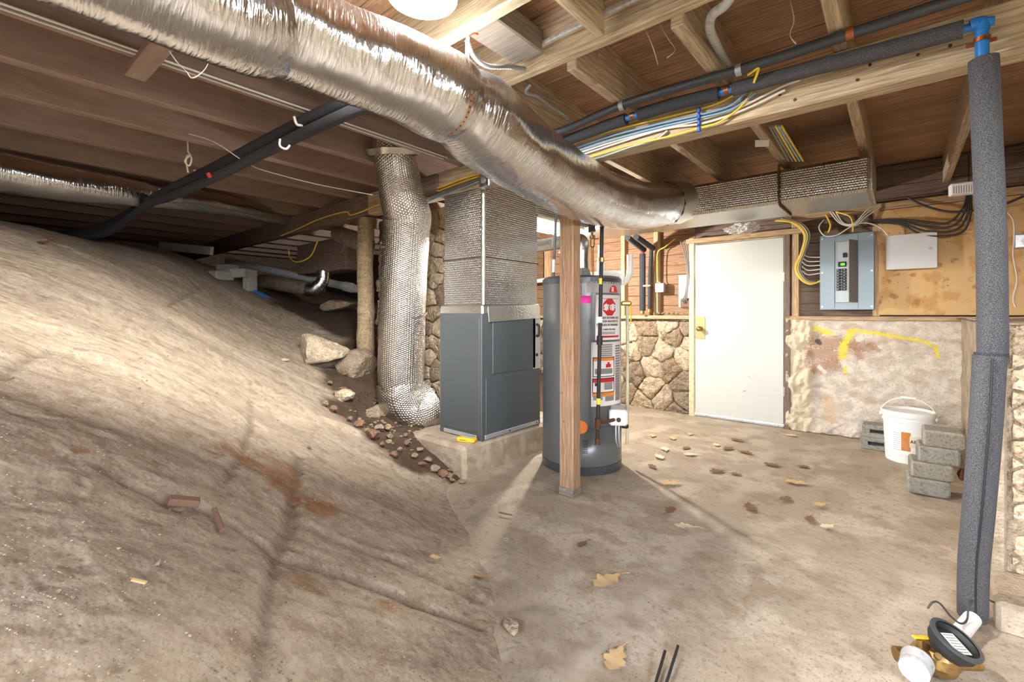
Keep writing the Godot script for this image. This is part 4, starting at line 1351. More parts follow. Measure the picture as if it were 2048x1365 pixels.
	var p2 := thing("thin_foam_pipe_drop", "thin grey foam-covered pipe hard against the stud left of the door", "pipe")
	part("foam_sleeve", pipe([on_z(1303, 495, z + 0.06), on_z(1300, 540, z + 0.06), on_z(1299, 618, z + 0.06)], 0.020, 14), M.foam_dark, p2)
	part("brass_tap", cbox(Vector3(0.03, 0.04, 0.05), 0.006), M.brass, p2, on_z(1299, 622, z + 0.08))
	part("hose_valve", cbox(Vector3(0.09, 0.025, 0.03), 0.006), M.brass, p2, on_z(1294, 572, z + 0.09))
	var p3 := thing("foam_pipe_run", "pair of grey foam-covered pipes slanting under the joists to the wall", "pipe")
	part("foam_sleeve", pipe([on_z(1255, 475, -4.3), on_z(1288, 500, z + 0.08)], 0.03, 14, 1), M.foam_dark, p3)
	part("foam_sleeve", pipe([on_z(1272, 474, -4.3), on_z(1306, 497, z + 0.08)], 0.03, 14, 1), M.foam_dark, p3)
	var jb := thing("steel_junction_box", "shiny square steel junction box fixed to the stud", "junction box", on_z(1321, 576, z + 0.01))
	part("box_body", cbox(Vector3(0.10, 0.105, 0.06), 0.006), M.galv, jb)
	for s in [-1, 1]:
		for t in [-1, 1]:
			part("screw", cyl(0.006, 0.004, 8), M.steel_pale, jb, Vector3(s * 0.04, t * 0.042, 0.03), Vector3(PI / 2, 0, 0))
	var ob := thing("outlet_box", "brown round-cornered outlet box low beside the door frame", "junction box", on_z(1371, 607, z))
	part("box_body", cbox(Vector3(0.115, 0.115, 0.06), 0.02), M.scrap, ob, Vector3(0, 0, -0.02))
	part("socket", cyl(0.014, 0.008, 14), M.black, ob, Vector3(0, 0.01, 0.012), Vector3(PI / 2, 0, 0))
	for s in [-1, 1]:
		part("screw", cyl(0.006, 0.004, 8), M.brass, ob, Vector3(s * 0.045, -0.045 * s, 0.011), Vector3(PI / 2, 0, 0))
	part("plaster_patch", sheet(on_z(1357, 615, z - 0.09), Vector3(0.24, 0, 0), Vector3(0, 0.36, 0), 12, 14, func(s: float, t: float) -> float: return 0.004 * strata.get_noise_2d(s * 4.0, t * 4.0)), M.pvc_grey, get_node("wall_back"))
	var db := thing("debris_pile", "strip of grey rubble lying along the sill beside the door", "debris")
	for k in 6:
		part("chunk", rock(Vector3(0.06, 0.03, 0.04), 900 + k, 12, 0.2, 1), M.stone_grey, db, on_z(1316 + 10 * k, 627, z - 0.02))
	# detector on the joist, far-right box
	var de := thing("vent_box", "white louvred plastic box under a joist on the right", "vent", at(1928, 378, 2.75), 0.12)
	part("box_body", cbox(Vector3(0.13, 0.07, 0.06), 0.006), M.plastic_white, de)
	for k in 10:
		part("louvre", cbox(Vector3(0.004, 0.045, 0.004), 0.001), M.ink_light, de, Vector3(-0.05 + 0.011 * k, -0.006, 0.030))
	var fb := thing("outlet_plate", "pale grey utility box on the plywood at far right", "junction box", on_z(2044, 483, z))
	part("box_body", cbox(Vector3(0.085, 0.11, 0.05), 0.006), M.label_grey, fb)
	part("cover_plate", cbox(Vector3(0.07, 0.095, 0.006), 0.003), M.galv, fb, Vector3(0, 0, 0.027))
	var cl := thing("cable_clamp_board", "small white paper tag stapled to a joist over the beam", "tag", at(1524, 287, 2.55), TURN * 0.9)
	part("paper", cbox(Vector3(0.075, 0.038, 0.002), 0.0005), M.label_white, cl)

# ---------------------------------------------------------------- pipes and cables overhead
func cable(called: String, label: String, ps: Array, r: float, mt: Material, group := "", per := 6) -> void:
	one(called, pipe(ps, r, 8, per), mt, label, "cable" if called.contains("cable") or called.contains("wire") or called.contains("cord") else "conduit", Vector3.ZERO, group)
func build_overhead() -> void:
	var zb := -2.28
	# black drain pipe and foam pipe in front of the beam
	var dp := thing("drain_pipe", "upper black plastic drain pipe strapped beneath the joists", "pipe")
	part("run", pipe([at(690, 222, 2.25), Vector3(-1.75, 2.11, -1.35), Vector3(-1.55, 2.13, -1.95), on_z(1110, 266, -2.12), on_z(1250, 208, -2.12), on_z(1500, 133, -2.12), on_z(1700, 68, -2.12), on_z(1900, 3, -2.12), on_z(2040, -40, -2.12)], 0.021, 16), M.abs, dp)
	for q in [[1244, 211], [1700, 67], [1478, 140]]:
		part("pipe_clip", MB.new().lathe([Vector2(0.0235, -0.012), Vector2(0.0245, -0.012), Vector2(0.0245, 0.012), Vector2(0.0235, 0.012)], 18).done(), M.steel_pale if q[0] < 1600 else M.copper, dp, on_z(q[0], q[1], -2.12), Vector3(0, 0, PI / 2))
	var fp := thing("foam_covered_pipe", "lower grey foam-covered pipe with blue joints along the beam", "pipe")
	var on := func(u: float, v: float) -> Vector3: return on_z(u, v, -2.20)
	part("core", pipe([on.call(1090, 296), on.call(1265, 233), on.call(1450, 183), on.call(1930, 58), on.call(1962, 45)], 0.014, 12), M.blue_pipe, fp)
	for s in [[[1105, 292], [1180, 264], [1252, 238]], [[1278, 229], [1360, 205], [1438, 187]], [[1466, 179], [1600, 143], [1770, 100], [1926, 58]]]:
		var ps := []
		for q in s:
			ps.append(on.call(q[0], q[1]))
		part("foam_sleeve", pipe(ps, 0.030, 18), M.foam_dark if s[0][0] < 1300 else M.foam, fp)
	for q in [[1265, 232], [1453, 181]]:
		part("copper_clip", MB.new().lathe([Vector2(0.015, -0.01), Vector2(0.0175, -0.01), Vector2(0.0175, 0.01), Vector2(0.015, 0.01)], 16).done(), M.copper, fp, on.call(q[0], q[1]), Vector3(0, 0, PI / 2))
	part("elbow", pipe([on.call(1940, 52), on.call(1962, 45), on.call(1964, 62)], 0.020, 14), M.blue_pipe, fp)
	# the drop at the right
	var vp := thing("foam_covered_drop", "tall grey foam-covered water pipe falling from the beam to the floor", "pipe")
	part("core", pipe([on.call(1963, 45), on.call(1965, 125), on.call(1968, 200)], 0.018, 14), M.blue_pipe, vp)
	part("copper_clip", MB.new().lathe([Vector2(0.019, -0.008), Vector2(0.022, -0.008), Vector2(0.022, 0.008), Vector2(0.019, 0.008)], 16).done(), M.copper, vp, on.call(1964, 80))
	part("clip_ear", cbox(Vector3(0.075, 0.014, 0.003), 0.001), M.copper, vp, on.call(1964, 80) + Vector3(0, 0, -0.02))
	var top: Vector3 = on.call(1967, 118)
	var mid: Vector3 = on.call(1985, 715)
	part("foam_sleeve", pipe([top, on.call(1975, 300), on.call(1983, 500), mid], 0.038, 22), M.foam, vp)
	var lowp := [on_z(1979, 712, -2.17), on_z(1971, 850, -2.17), on_z(1957, 1020, -2.20), on_z(1947, 1130, -2.25), on_z(1945, 1232, -2.30)]
	part("foam_sleeve", pipe(lowp, 0.041, 22), M.foam, vp)
	var slit := []
	for q in [[1985, 718], [1978, 850], [1964, 1020], [1953, 1130], [1951, 1230]]:
		var cen: Vector3 = lowp[slit.size()]
		var deep := cen.length() * 0.0 - (cen.x * sy + cen.z * cy)
		slit.append(at(q[0], q[1], deep - 0.038))
	part("slit", pipe(slit, 0.0035, 6), M.black, vp)
	part("tape", pipe([on_z(1982, 706, -2.185), on_z(1982, 716, -2.185)], 0.042, 20, 1), M.foam_dark, vp)
	# pair on the left
	var lp := thing("left_foam_pipe", "upper black foam-covered pipe crossing below the left joists", "pipe")
	part("foam_sleeve", pipe([at(120, 470, 4.3), at(200, 458, 4.05), at(270, 420, 3.75), at(330, 385, 3.45), at(430, 335, 3.05), at(560, 268, 2.62), at(690, 205, 2.2), at(800, 160, 2.0)], 0.034, 16), M.foam_dark, lp)
	for q in [[393, 350, 3.22], [324, 388, 3.50], [592, 243, 2.48]]:
		part("pipe_hook", pipe([at(q[0] - 4, q[1] - 10, q[2] - 0.06), at(q[0] + 2, q[1] + 6, q[2] - 0.05), at(q[0] + 14, q[1] + 8, q[2] - 0.05)], 0.007), M.pvc, lp)
	var lq := thing("left_foam_pipe", "lower black foam-covered pipe crossing below the left joists", "pipe")
	part("foam_sleeve", pipe([at(165, 474, 4.15), at(220, 463, 3.95), at(290, 412, 3.6), at(345, 392, 3.35), at(425, 357, 3.0), at(560, 290, 2.58), at(700, 225, 2.15), at(800, 185, 2.0)], 0.030, 16), M.foam_dark, lq)
	part("red_cap", cyl(0.014, 0.03, 12), M.red, lq, at(421, 355, 2.95), Vector3(0.6, 0.3, 0))
	part("pipe_hook", pipe([at(560, 278, 2.5), at(560, 292, 2.5), at(572, 298, 2.5), at(580, 290, 2.5)], 0.006), M.pvc, lq)
	# cables along the beam face
	var face := func(list: Array, dz := 0.0) -> Array:
		var out := []
		for q in list:
			out.append(on_z(q[0], q[1], zb + 0.012 + dz))
		return out
	var runs := [
		["yellow_cable", "uppermost yellow cable sweeping along the beam", [[1120, 298], [1200, 268], [1310, 240], [1400, 218], [1450, 200], [1485, 175], [1515, 138]], M.yellow_cable],
		["blue_cable", "pale blue cable sweeping along the beam under the yellow one", [[1125, 306], [1210, 276], [1310, 250], [1400, 230], [1460, 212], [1500, 180], [1560, 150]], M.blue_cable],
		["blue_cable", "second pale blue cable along the beam", [[1130, 310], [1220, 281], [1320, 254], [1400, 236], [1465, 218], [1510, 186]], M.blue_cable],
		["white_cable", "upper white cable running along the beam face", [[1135, 314], [1220, 286], [1320, 258], [1400, 240], [1480, 215], [1560, 175], [1600, 160]], M.white_cable],
		["white_cable", "lower white cable running along the beam face", [[1140, 318], [1230, 288], [1330, 258], [1410, 246], [1490, 219], [1570, 180]], M.white_cable],
		["yellow_cable", "lowest yellow cable draped along the beam", [[1150, 324], [1240, 296], [1330, 275], [1400, 256], [1440, 244], [1480, 215], [1505, 183]], M.yellow_cable],
	]
	var k := 0
	for r in runs:
		cable(r[0], r[1], face.call(r[2], 0.006 * (k % 3)), 0.0055, r[3], "cables along the beam")
		k += 1
	cable("armored_conduit", "grey armoured cable low on the beam beneath the yellow cable", face.call([[1165, 325], [1210, 312], [1260, 295], [1310, 280], [1335, 262]], 0.004), 0.008, M.flex)
	var cc := thing("cable_comb", "blue plastic comb holding the cables to the beam", "clip", on_z(1398, 240, zb + 0.03))
	for i in 4:
		part("tooth", cbox(Vector3(0.014, 0.024, 0.02), 0.003), M.blue, cc, Vector3(0, -0.045 + 0.03 * i, 0))
	part("spine", cbox(Vector3(0.005, 0.13, 0.006), 0.001), M.blue, cc, Vector3(0, 0, -0.01))
	cable("fallen_wire", "single yellow cable end hooked over the foam pipe", [on_z(1496, 150, -2.15), on_z(1510, 140, -2.12), on_z(1517, 138, -2.12), on_z(1508, 165, -2.17)], 0.0055, M.yellow_cable)
	# flex conduit between headers
	var fc := func(called: String, label: String, ps: Array) -> void:
		var q := curve(ps, 26)
		one(called, MB.new().tube(q, 0.0095, 10, true, func(i: int, a: float) -> float: return 1.0 + 0.13 * sin(i * 2.1)).done(), M.flex, label, "conduit")
	fc.call("flexible_conduit", "ribbed grey conduit looping from the copper strap to a header", [at(934, 80, 1.72), at(948, 112, 1.76), at(975, 132, 1.84), at(1020, 134, 1.98), at(1050, 138, 2.06)])
	fc.call("flexible_conduit", "ribbed grey conduit lying on a joist side above the foil duct", [at(1062, 168, 2.30), at(1052, 184, 2.34), at(1075, 193, 2.40), at(1105, 215, 2.5), at(1130, 232, 2.55), at(1145, 250, 2.6)])
	one("white_conduit", pipe([at(1475, -30, 1.55), at(1452, 8, 1.60), at(1425, 30, 1.66), at(1420, 58, 1.76), at(1432, 88, 1.90), at(1455, 130, 2.15)], 0.017, 14), M.pvc_grey, "curved pale plastic conduit hugging a joist at top", "conduit")
	# stripped joist cables far side of the beam
	for i in 5:
		cable(["yellow_cable", "blue_cable", "yellow_cable", "grey_cable", "grey_cable"][i], ["right-hand yellow cable", "blue cable", "left-hand yellow cable", "outer grey cable", "inner grey cable"][i] + " running up a joist side beyond the beam", [at(1563 - 6 * i, 252, 2.45), at(1606 - 7 * i, 322, 2.95)], 0.006, [M.yellow_cable, M.blue_cable, M.yellow_cable, M.grey_cable, M.grey_cable][i], "cables on the joist")
	# cables by the breaker panel
	var zz := BACK_Z + 0.05
	for i in 6:
		var s := 4.0 * i
		cable(["yellow_cable", "yellow_cable", "grey_cable", "yellow_cable", "dark_cable", "grey_cable"][i], ["outermost yellow loop", "second yellow loop", "outer grey loop", "innermost yellow loop", "black loop", "inner grey loop"][i] + " of cable left of the breaker panel", [on_z(1550 + s, 442 - s * 0.3, zz - 0.02), on_z(1585 + s, 446 + s * 0.1, zz), on_z(1608 + s * 0.6, 470, zz), on_z(1602 + s * 0.4, 505, zz + 0.01), on_z(1590 + s * 0.5, 535, zz + 0.01), on_z(1600 + s * 0.4, 558 - s * 0.2, zz), on_z(1620, 569 - s * 0.3, zz - 0.02), on_z(1641, 562 + s * 0.2, zz - 0.04)], 0.0065, [M.yellow_cable, M.yellow_cable, M.grey_cable, M.yellow_cable, M.dark_cable, M.grey_cable][i], "cable loops at the panel")
	for i in 5:
		cable("white_cable", "%s short white cable entering the panel's left side" % ["topmost", "second", "middle", "fourth", "lowest"][i], [on_z(1604, 506 + 9 * i, zz - 0.03), on_z(1616, 514 + 9 * i, zz - 0.02), on_z(1640, 515 + 8 * i, zz - 0.04)], 0.005, M.white_cable, "short white cables at the panel")
	cable("white_cable", "white cable drooping across the panel's top edge", [on_z(1648, 440, zz - 0.03), on_z(1638, 455, zz), on_z(1650, 472, zz + 0.02), on_z(1675, 470, zz + 0.02), on_z(1700, 455, zz + 0.02), on_z(1730, 446, zz), on_z(1760, 455, zz), on_z(1776, 472, zz - 0.01)], 0.005, M.white_cable)
	cable("yellow_cable", "yellow cable dropping into the panel top at left", [on_z(1652, 430, zz - 0.05), on_z(1661, 450, zz), on_z(1656, 466, zz - 0.02)], 0.007, M.yellow_cable)
	cable("yellow_cable", "yellow cable arching into the panel top at right", [on_z(1672, 424, zz - 0.05), on_z(1698, 432, zz), on_z(1705, 445, zz), on_z(1706, 464, zz - 0.03)], 0.007, M.yellow_cable)
	for i in 4:
		cable("dark_cable", ["highest", "second highest", "second lowest", "lowest"][i] + " dark cable swagged over the white cabinet", [on_z(1735, 442 + i, zz - 0.03), on_z(1800, 440 + 3 * i, zz - 0.02), on_z(1850, 444 + 9 * i, zz - 0.01), on_z(1895 + 8 * i, 446 + 7 * i, zz), on_z(1925 + 5 * i, 418 + 5 * i, zz), on_z(1935 + 2 * i, 385, zz - 0.02)], 0.008, M.dark_cable, "dark cables over the cabinet")
	cable("dark_cable", "long dark cable slanting over the plywood top to the far right", [on_z(1815, 395, zz - 0.05), on_z(1850, 412, zz - 0.02), on_z(1900, 424, zz), on_z(1960, 420, zz), on_z(2010, 408, zz), on_z(2048, 392, zz)], 0.009, M.dark_cable)
	cable("white_cable", "thin white cord hanging down the plywood at far right", [on_z(2008, 420, zz - 0.03), on_z(2026, 440, zz - 0.03), on_z(2028, 480, zz - 0.03), on_z(2026, 510, zz - 0.03), on_z(2034, 560, zz - 0.03), on_z(2026, 596, zz - 0.03), on_z(2031, 615, zz - 0.03)], 0.004, M.white_cable)
	for i in 3:
		cable("grey_cable", ["left", "middle", "right"][i] + " grey cable falling to the brown outlet box", [on_z(1361 + 5 * i, 484, zz - 0.03), on_z(1370 + 3 * i, 512, zz - 0.01), on_z(1374 + i, 560, zz), on_z(1370 + 2 * i, 590, zz - 0.01), on_z(1364 + 4 * i, 602, zz - 0.03)], 0.006, M.grey_cable, "cables to the outlet box")
	cable("yellow_cable", "yellow cable curving down the stud to the steel box", [on_z(1350, 478, zz), on_z(1330, 494, zz), on_z(1316, 504, zz - 0.01), on_z(1314, 530, zz - 0.02), on_z(1315, 560, zz - 0.02), on_z(1320, 566, zz - 0.02)], 0.006, M.yellow_cable)
	for i in 3:
		cable("white_cable", ["highest", "middle", "lowest"][i] + " white cable bunched above the panel beside the joist", [on_z(1660 + 6 * i, 424, zz - 0.05), on_z(1680 + 4 * i, 447, zz - 0.02), on_z(1710, 452 - 3 * i, zz), on_z(1735, 432 - 6 * i, zz - 0.02), on_z(1762, 414 - 3 * i, zz - 0.05)], 0.005, M.white_cable, "white cables above the panel")
	# cables at the left of the beam
	for i in 4:
		cable(["yellow_cable", "yellow_cable", "grey_cable", "blue_cable"][i], ["upper yellow cable", "lower yellow cable", "grey cable", "blue cable"][i] + " beside the return duct on the beam", [on_z(975, 345 + 3 * i, zb + 0.02), on_z(930, 356 + 6 * i, zb + 0.02), on_z(880, 375 + 6 * i, zb + 0.02), on_z(840, 388 + 7 * i, zb + 0.02)], 0.0065, [M.yellow_cable, M.yellow_cable, M.grey_cable, M.blue_cable][i], "cables by the return duct")
	var box := thing("metal_junction_box", "galvanised junction box on the beam under the foil duct", "junction box", on_z(972, 362, zb + 0.03))
	part("box_body", cbox(Vector3(0.10, 0.095, 0.05), 0.006), M.galv, box)
	part("knockout", cyl(0.022, 0.004, 16), M.steel_pale, box, Vector3(0, 0, 0.025), Vector3(PI / 2, 0, 0))
	cable("yellow_cable", "yellow cable drooping along the dark beam at left", [on_z(760, 408, zb + 0.03), on_z(705, 430, zb + 0.03), on_z(690, 424, zb + 0.03), on_z(640, 438, zb + 0.02), on_z(600, 456, zb + 0.02), on_z(562, 472, zb + 0.02)], 0.007, M.yellow_cable)
	cable("yellow_cable", "yellow cable loop hanging under the dark beam at left", [on_z(577, 497, -2.40), on_z(582, 518, -2.40), on_z(598, 524, -2.40), on_z(622, 512, -2.40), on_z(636, 480, -2.40)], 0.008, M.yellow_cable)
	cable("grey_cable", "bent grey wire hanging behind the log post", [at(683, 465, 4.5), at(688, 495, 4.5), at(680, 506, 4.5)], 0.005, M.grey_cable)
	cable("white_wire", "thin white wire drooping from pipe to return duct", [at(378, 268, 2.75), at(430, 285, 2.78), at(500, 330, 2.85), at(560, 350, 2.9), at(640, 370, 3.0), at(745, 390, 3.1)], 0.003, M.white_cable)
	for i in 3:
		cable("white_cable", ["highest", "middle", "lowest"][i] + " pale cable stapled along an old joist at top left", [Vector3(-2.385 + 0.022 * i, JOIST_Y - 0.006, 0.6), Vector3(-2.39 + 0.018 * i, JOIST_Y - 0.008, -0.5), Vector3(-2.40 + 0.02 * i, JOIST_Y - 0.006, -2.1)], 0.005, M.white_cable if i != 1 else M.grey_cable, "pale cables along the joist")
	var rp := thing("rope_knot", "small knotted rope hanging from a joist at left", "rope")
	part("strand", pipe([at(375, 283, 2.9), at(376, 305, 2.9)], 0.004, 8, 1), M.rag, rp)
	part("knot", pipe([at(376, 303, 2.9), at(383, 318, 2.9), at(378, 332, 2.9), at(370, 322, 2.88), at(380, 310, 2.88), at(372, 316, 2.92), at(376, 345, 2.9)], 0.005, 8), M.rag, rp)
	# cobwebs
	for w in [["tangle of dusty cobweb under the joists at left", [[332, 92, 1.8], [352, 122, 1.8], [372, 142, 1.8], [385, 156, 1.8], [410, 138, 1.8], [424, 105, 1.8]]],
		["long cobweb strand between joists at top centre", [[1292, 62, 1.9], [1306, 95, 1.9], [1316, 130, 1.9]]],
		["branched cobweb beside the curved conduit at top", [[1320, 50, 1.9], [1338, 80, 1.9], [1350, 100, 1.9], [1334, 116, 1.9]]],
		["hanging cobweb clump at the top right", [[1580, 0, 1.8], [1588, 40, 1.8], [1580, 70, 1.8], [1592, 88, 1.8]]]]:
		var ps := []
		for q in w[1]:
			ps.append(at(q[0], q[1], q[2]))
		one("cobweb", pipe(ps, [0.001, 0.0022, 0.001, 0.003, 0.0014, 0.001].slice(0, ps.size()), 6), M.web, w[0], "cobweb")

# ---------------------------------------------------------------- lamps
func build_lamps() -> void:
	var lamp := thing("ceiling_light", "round white disc light glowing under the joists at top", "light", Vector3(-1.272, 2.20, -1.016))
	var glow := mat(Color(1, 1, 1), 0.5)
	glow.emission_enabled = true
	glow.emission = Color(1.0, 0.97, 0.93)
	glow.emission_energy_multiplier = 3.0
	part("lens", MB.new().lathe([Vector2(0.0, -0.012), Vector2(0.07, -0.010), Vector2(0.105, 0.0), Vector2(0.105, 0.004)], 40, false).done(), glow, lamp)
	part("rim", MB.new().lathe([Vector2(0.104, -0.001), Vector2(0.122, 0.002), Vector2(0.125, 0.03), Vector2(0.0, 0.03)], 40).done(), M.plastic_white, lamp)
	part("back_plate", cbox(Vector3(0.10, 0.16, 0.10), 0.004), M.steel_pale, lamp, Vector3(0.0, 0.112, 0.0))
	part("bracket", cbox(Vector3(0.05, 0.09, 0.016), 0.004), M.steel_pale, lamp, Vector3(0.20, 0.06, -0.172))
	var l := AreaLight3D.new()
	l.name = "disc_light"
	l.area_size = Vector2(0.18, 0.18)
	l.area_normalize_energy = true
	l.light_color = Color(1.0, 0.985, 0.965)
	l.light_energy = LED
	l.area_range = 14.0
	l.shadow_enabled = true
	lamp.add_child(l)
	l.position = Vector3(0, -0.02, 0)
	l.rotation = Vector3(-PI / 2, 0, 0)
	var back := thing("bare_bulb", "bare bulb in a holder behind the wooden post", "light", Vector3(-2.60, 1.62, -3.88))
	part("holder", MB.new().lathe([Vector2(0.02, 0.03), Vector2(0.028, 0.06), Vector2(0.05, 0.10), Vector2(0.05, 0.128), Vector2(0, 0.128)], 20).done(), M.plastic_white, back)
	part("cord", pipe([Vector3(0, 0.12, 0), Vector3(0.005, 0.18, 0), Vector3(0, 0.246, 0)], 0.004, 8), M.white_cable, back)
	var g2 := mat(Color(1, 1, 1), 0.5)
	g2.emission_enabled = true
	g2.emission = Color(1.0, 0.95, 0.86)
	g2.emission_energy_multiplier = 3.0
	part("bulb", MB.new().lathe([Vector2(0, -0.032), Vector2(0.02, -0.027), Vector2(0.031, -0.008), Vector2(0.03, 0.008), Vector2(0.016, 0.035)], 20, false).done(), g2, back)
	var o := OmniLight3D.new()
	o.name = "bulb_light"
	o.light_color = Color(1.0, 0.975, 0.94)
	o.light_energy = BULB
	o.light_size = 0.03
	o.omni_range = 14.0
	o.omni_attenuation = 2.0
	o.shadow_enabled = true
	back.add_child(o)

# ---------------------------------------------------------------- things on the floor
func stone(label: String, u: float, v: float, size: Vector3, sd: int, mt: Material, turn := 0.0, sink := 0.3, d := 0.0, cuts := 14, group := "rubble stones by the furnace") -> void:
	var p := on_ground(u, v) if d == 0.0 else at(u, v, d)
	var o := one("stone", rock(size, sd, cuts, 0.08, 3), mt, label, "stone", p + Vector3(0, size.y * (0.5 - sink), 0), group)
	o.rotation = Vector3(0.1, turn, 0.05)
func leaf_mesh(sd: int, len: float) -> ArrayMesh:
	var r := RandomNumberGenerator.new()
	r.seed = sd
	var b := MB.new()
	b.smooth()
	var n := 22
	var curl := r.randf_range(2.0, 5.0)
	var lift := func(x: float, y: float) -> float:
		return 0.004 + curl * y * y + 0.9 * x * x * absf(sin(x * 30.0 + sd)) + 0.06 * absf(y) * sin(x * 90.0 + sd)
	var rows := []
	for i in n + 1:
		var t := float(i) / n
		var x := (t - 0.5) * len
		var w := len * 0.30 * sin(PI * pow(t, 0.8)) * (0.55 + 0.45 * absf(sin(t * PI * 3.6 + r.randf() * 0.3))) + 0.0008
		var w2 := w * r.randf_range(0.8, 1.15)
		var row := []
		for k in [-1.0, -0.5, 0.0, 0.5, 1.0]:
			var y: float = (w if k < 0 else w2) * k
			row.append(Vector3(x, lift.call(x, y), y))
		rows.append(row)
	for i in n:
		for k in 4:
			b.quad(rows[i][k], rows[i][k + 1], rows[i + 1][k + 1], rows[i + 1][k])
	b.tube([Vector3(len * 0.45, 0.006, 0), Vector3(len * 0.62, 0.008, len * 0.05), Vector3(len * 0.78, 0.005, len * 0.12)], 0.0011, 5)
	return b.done()
func build_floor_things() -> void:
	var ordinal := ["first", "second", "third", "fourth", "fifth", "sixth", "seventh", "eighth", "ninth", "tenth", "eleventh", "twelfth", "thirteenth", "fourteenth", "fifteenth", "sixteenth", "seventeenth", "eighteenth", "nineteenth", "twentieth", "twenty-first", "twenty-second", "twenty-third"]
	# rubble
	stone("pale angular boulder on the slope left of the log post", 640, 722, Vector3(0.50, 0.34, 0.36), 61, M.stone_pale, 0.5, 0.22, 0.0, 9)
	stone("brown squared stone carrying the log post", 712, 772, Vector3(0.40, 0.36, 0.36), 64, M.stone_grey, 0.3, 0.05, 4.05, 8)
	stone("grey-brown stone wedged below the post stone", 728, 800, Vector3(0.30, 0.17, 0.25), 67, M.stone_grey, 0.9, 0.2, 3.85)
	stone("dark stone beneath the return duct elbow", 752, 845, Vector3(0.28, 0.17, 0.22), 70, M.stone_grey, 1.7, 0.15, 3.55)
	stone("small flat grey stone left of the duct elbow", 708, 820, Vector3(0.17, 0.10, 0.13), 72, M.stone_grey, 0.2, 0.2, 3.6)
	stone("loose brown stone at the edge of the dark soil", 690, 800, Vector3(0.16, 0.11, 0.14), 75, M.stone, 0.7)
	stone("reddish lump lying on the dark soil before the pad", 745, 872, Vector3(0.14, 0.06, 0.10), 77, M.brick, 0.2)
	stone("pale chip of rock lying on the slope", 568, 722, Vector3(0.10, 0.03, 0.06), 79, M.stone_pale, 0.6, 0.2)
	stone("orange brick fragment on the slope by the post stone", 690, 752, Vector3(0.06, 0.05, 0.05), 81, M.brick, 0.3)
	stone("second orange brick fragment lower on the slope", 688, 782, Vector3(0.055, 0.045, 0.05), 83, M.brick, 1.1)
	stone("long flat stone fragment at the foot of the ledge", 1022, 1262, Vector3(0.105, 0.025, 0.055), 85, M.stone_pale, -0.65, 0.1, 0.0, 12, "")
	stone("dark pebble resting on the near slope", 318, 1132, Vector3(0.028, 0.024, 0.026), 87, M.stone_grey, 0.3, 0.2, 0.0, 12, "")
	stone("grey flat stone on the dark soil under the beam", 670, 625, Vector3(0.62, 0.20, 0.30), 88, M.stone_grey, 0.35, 0.1, 5.4)
	stone("orange tile shard on the crest at far left", 88, 486, Vector3(0.12, 0.025, 0.07), 89, M.brick, 0.4, 0.1, 0.0, 10, "tile shards on the crest")
	stone("smaller orange tile shard on the crest", 102, 482, Vector3(0.09, 0.02, 0.04), 90, M.brick, -0.5, 0.0, 0.0, 10, "tile shards on the crest")
	var r2 := RandomNumberGenerator.new()
	r2.seed = 5
	var places := [[660, 768], [672, 790], [650, 810], [700, 838], [720, 850], [735, 862], [765, 890], [780, 875], [800, 900], [815, 888], [830, 915], [845, 930], [858, 922], [870, 940], [885, 950], [905, 962], [790, 915], [760, 860], [812, 872], [925, 966], [665, 822], [775, 858], [840, 900]]
	places.sort_custom(func(m: Array, n: Array) -> bool: return m[0] < n[0])
	for i in places.size():
		var q: Array = places[i]
		var s := r2.randf_range(0.04, 0.085)
		stone("small %s broken stone, %s from the left along the dark soil" % [["tan", "grey", "reddish"][i % 3], ordinal[i]], q[0], q[1], Vector3(s, s * 0.6, s * 0.8), 1000 + i, [M.stone_brown, M.stone_grey, M.brick][i % 3], r2.randf() * 3.0, 0.25, 0.0, 12, "small broken stones in the soil")
	# loose grit
	for layer in [["gravel", 2200, M.stone_grey, "scattered grey grit over the bedrock ledge", 0.0, 960.0, 700.0, 1360.0, 0.0058], ["pale_gravel", 1300, M.stone_pale, "scattered pale crumbs over the bedrock ledge", 0.0, 960.0, 600.0, 1360.0, 0.005], ["soil_crumbs", 700, M.soil, "dark crumbs of soil around the furnace pad", 640.0, 960.0, 760.0, 990.0, 0.012], ["stone_chips", 260, M.stone_brown, "broken stone chips in the dark soil by the pad", 645.0, 965.0, 770.0, 985.0, 0.032], ["floor_grit", 900, M.stone_grey, "fine grit scattered over the concrete floor", 960.0, 1900.0, 860.0, 1360.0, 0.0042]]:
		var mm := MultiMesh.new()
		mm.transform_format = MultiMesh.TRANSFORM_3D
		mm.mesh = rock(Vector3.ONE, 77, 10, 0.1, 1)
		mm.instance_count = layer[1]
		var cl := noise(layer[1], 0.008, 3)
		for i in layer[1]:
			var u := 0.0
			var v := 0.0
			for t in 24:
				u = r2.randf_range(layer[4], layer[5])
				v = r2.randf_range(layer[6], layer[7])
				if cl.get_noise_2d(u, v) > 0.05 and (not layer[0] in ["soil_crumbs", "stone_chips"] or v < 792.0 + (u - 650.0) * 0.72):
					break
			var p := on_ground(u, v) if u < 1000.0 else on_y(u, v, 0.0)
			if u < 1000.0:
				p.y = maxf(slope_y(p.x, p.z), 0.0) - 0.008
			var s: float = layer[8] * r2.randf_range(0.3, 1.0) * (1.0 if r2.randf() > 0.07 else 1.8)
			mm.set_instance_transform(i, Transform3D(Basis.from_euler(Vector3(r2.randf() * 6, r2.randf() * 6, 0)).scaled(Vector3(s, s * 0.6, s)), p + Vector3(0, s * 0.1, 0)))
		var mi := MultiMeshInstance3D.new()
		mi.name = layer[0]
		mi.multimesh = mm
		mi.material_override = layer[2]
		add_child(mi)
		mi.set_meta("label", layer[3])
		mi.set_meta("category", "gravel")
		mi.set_meta("kind", "stuff")
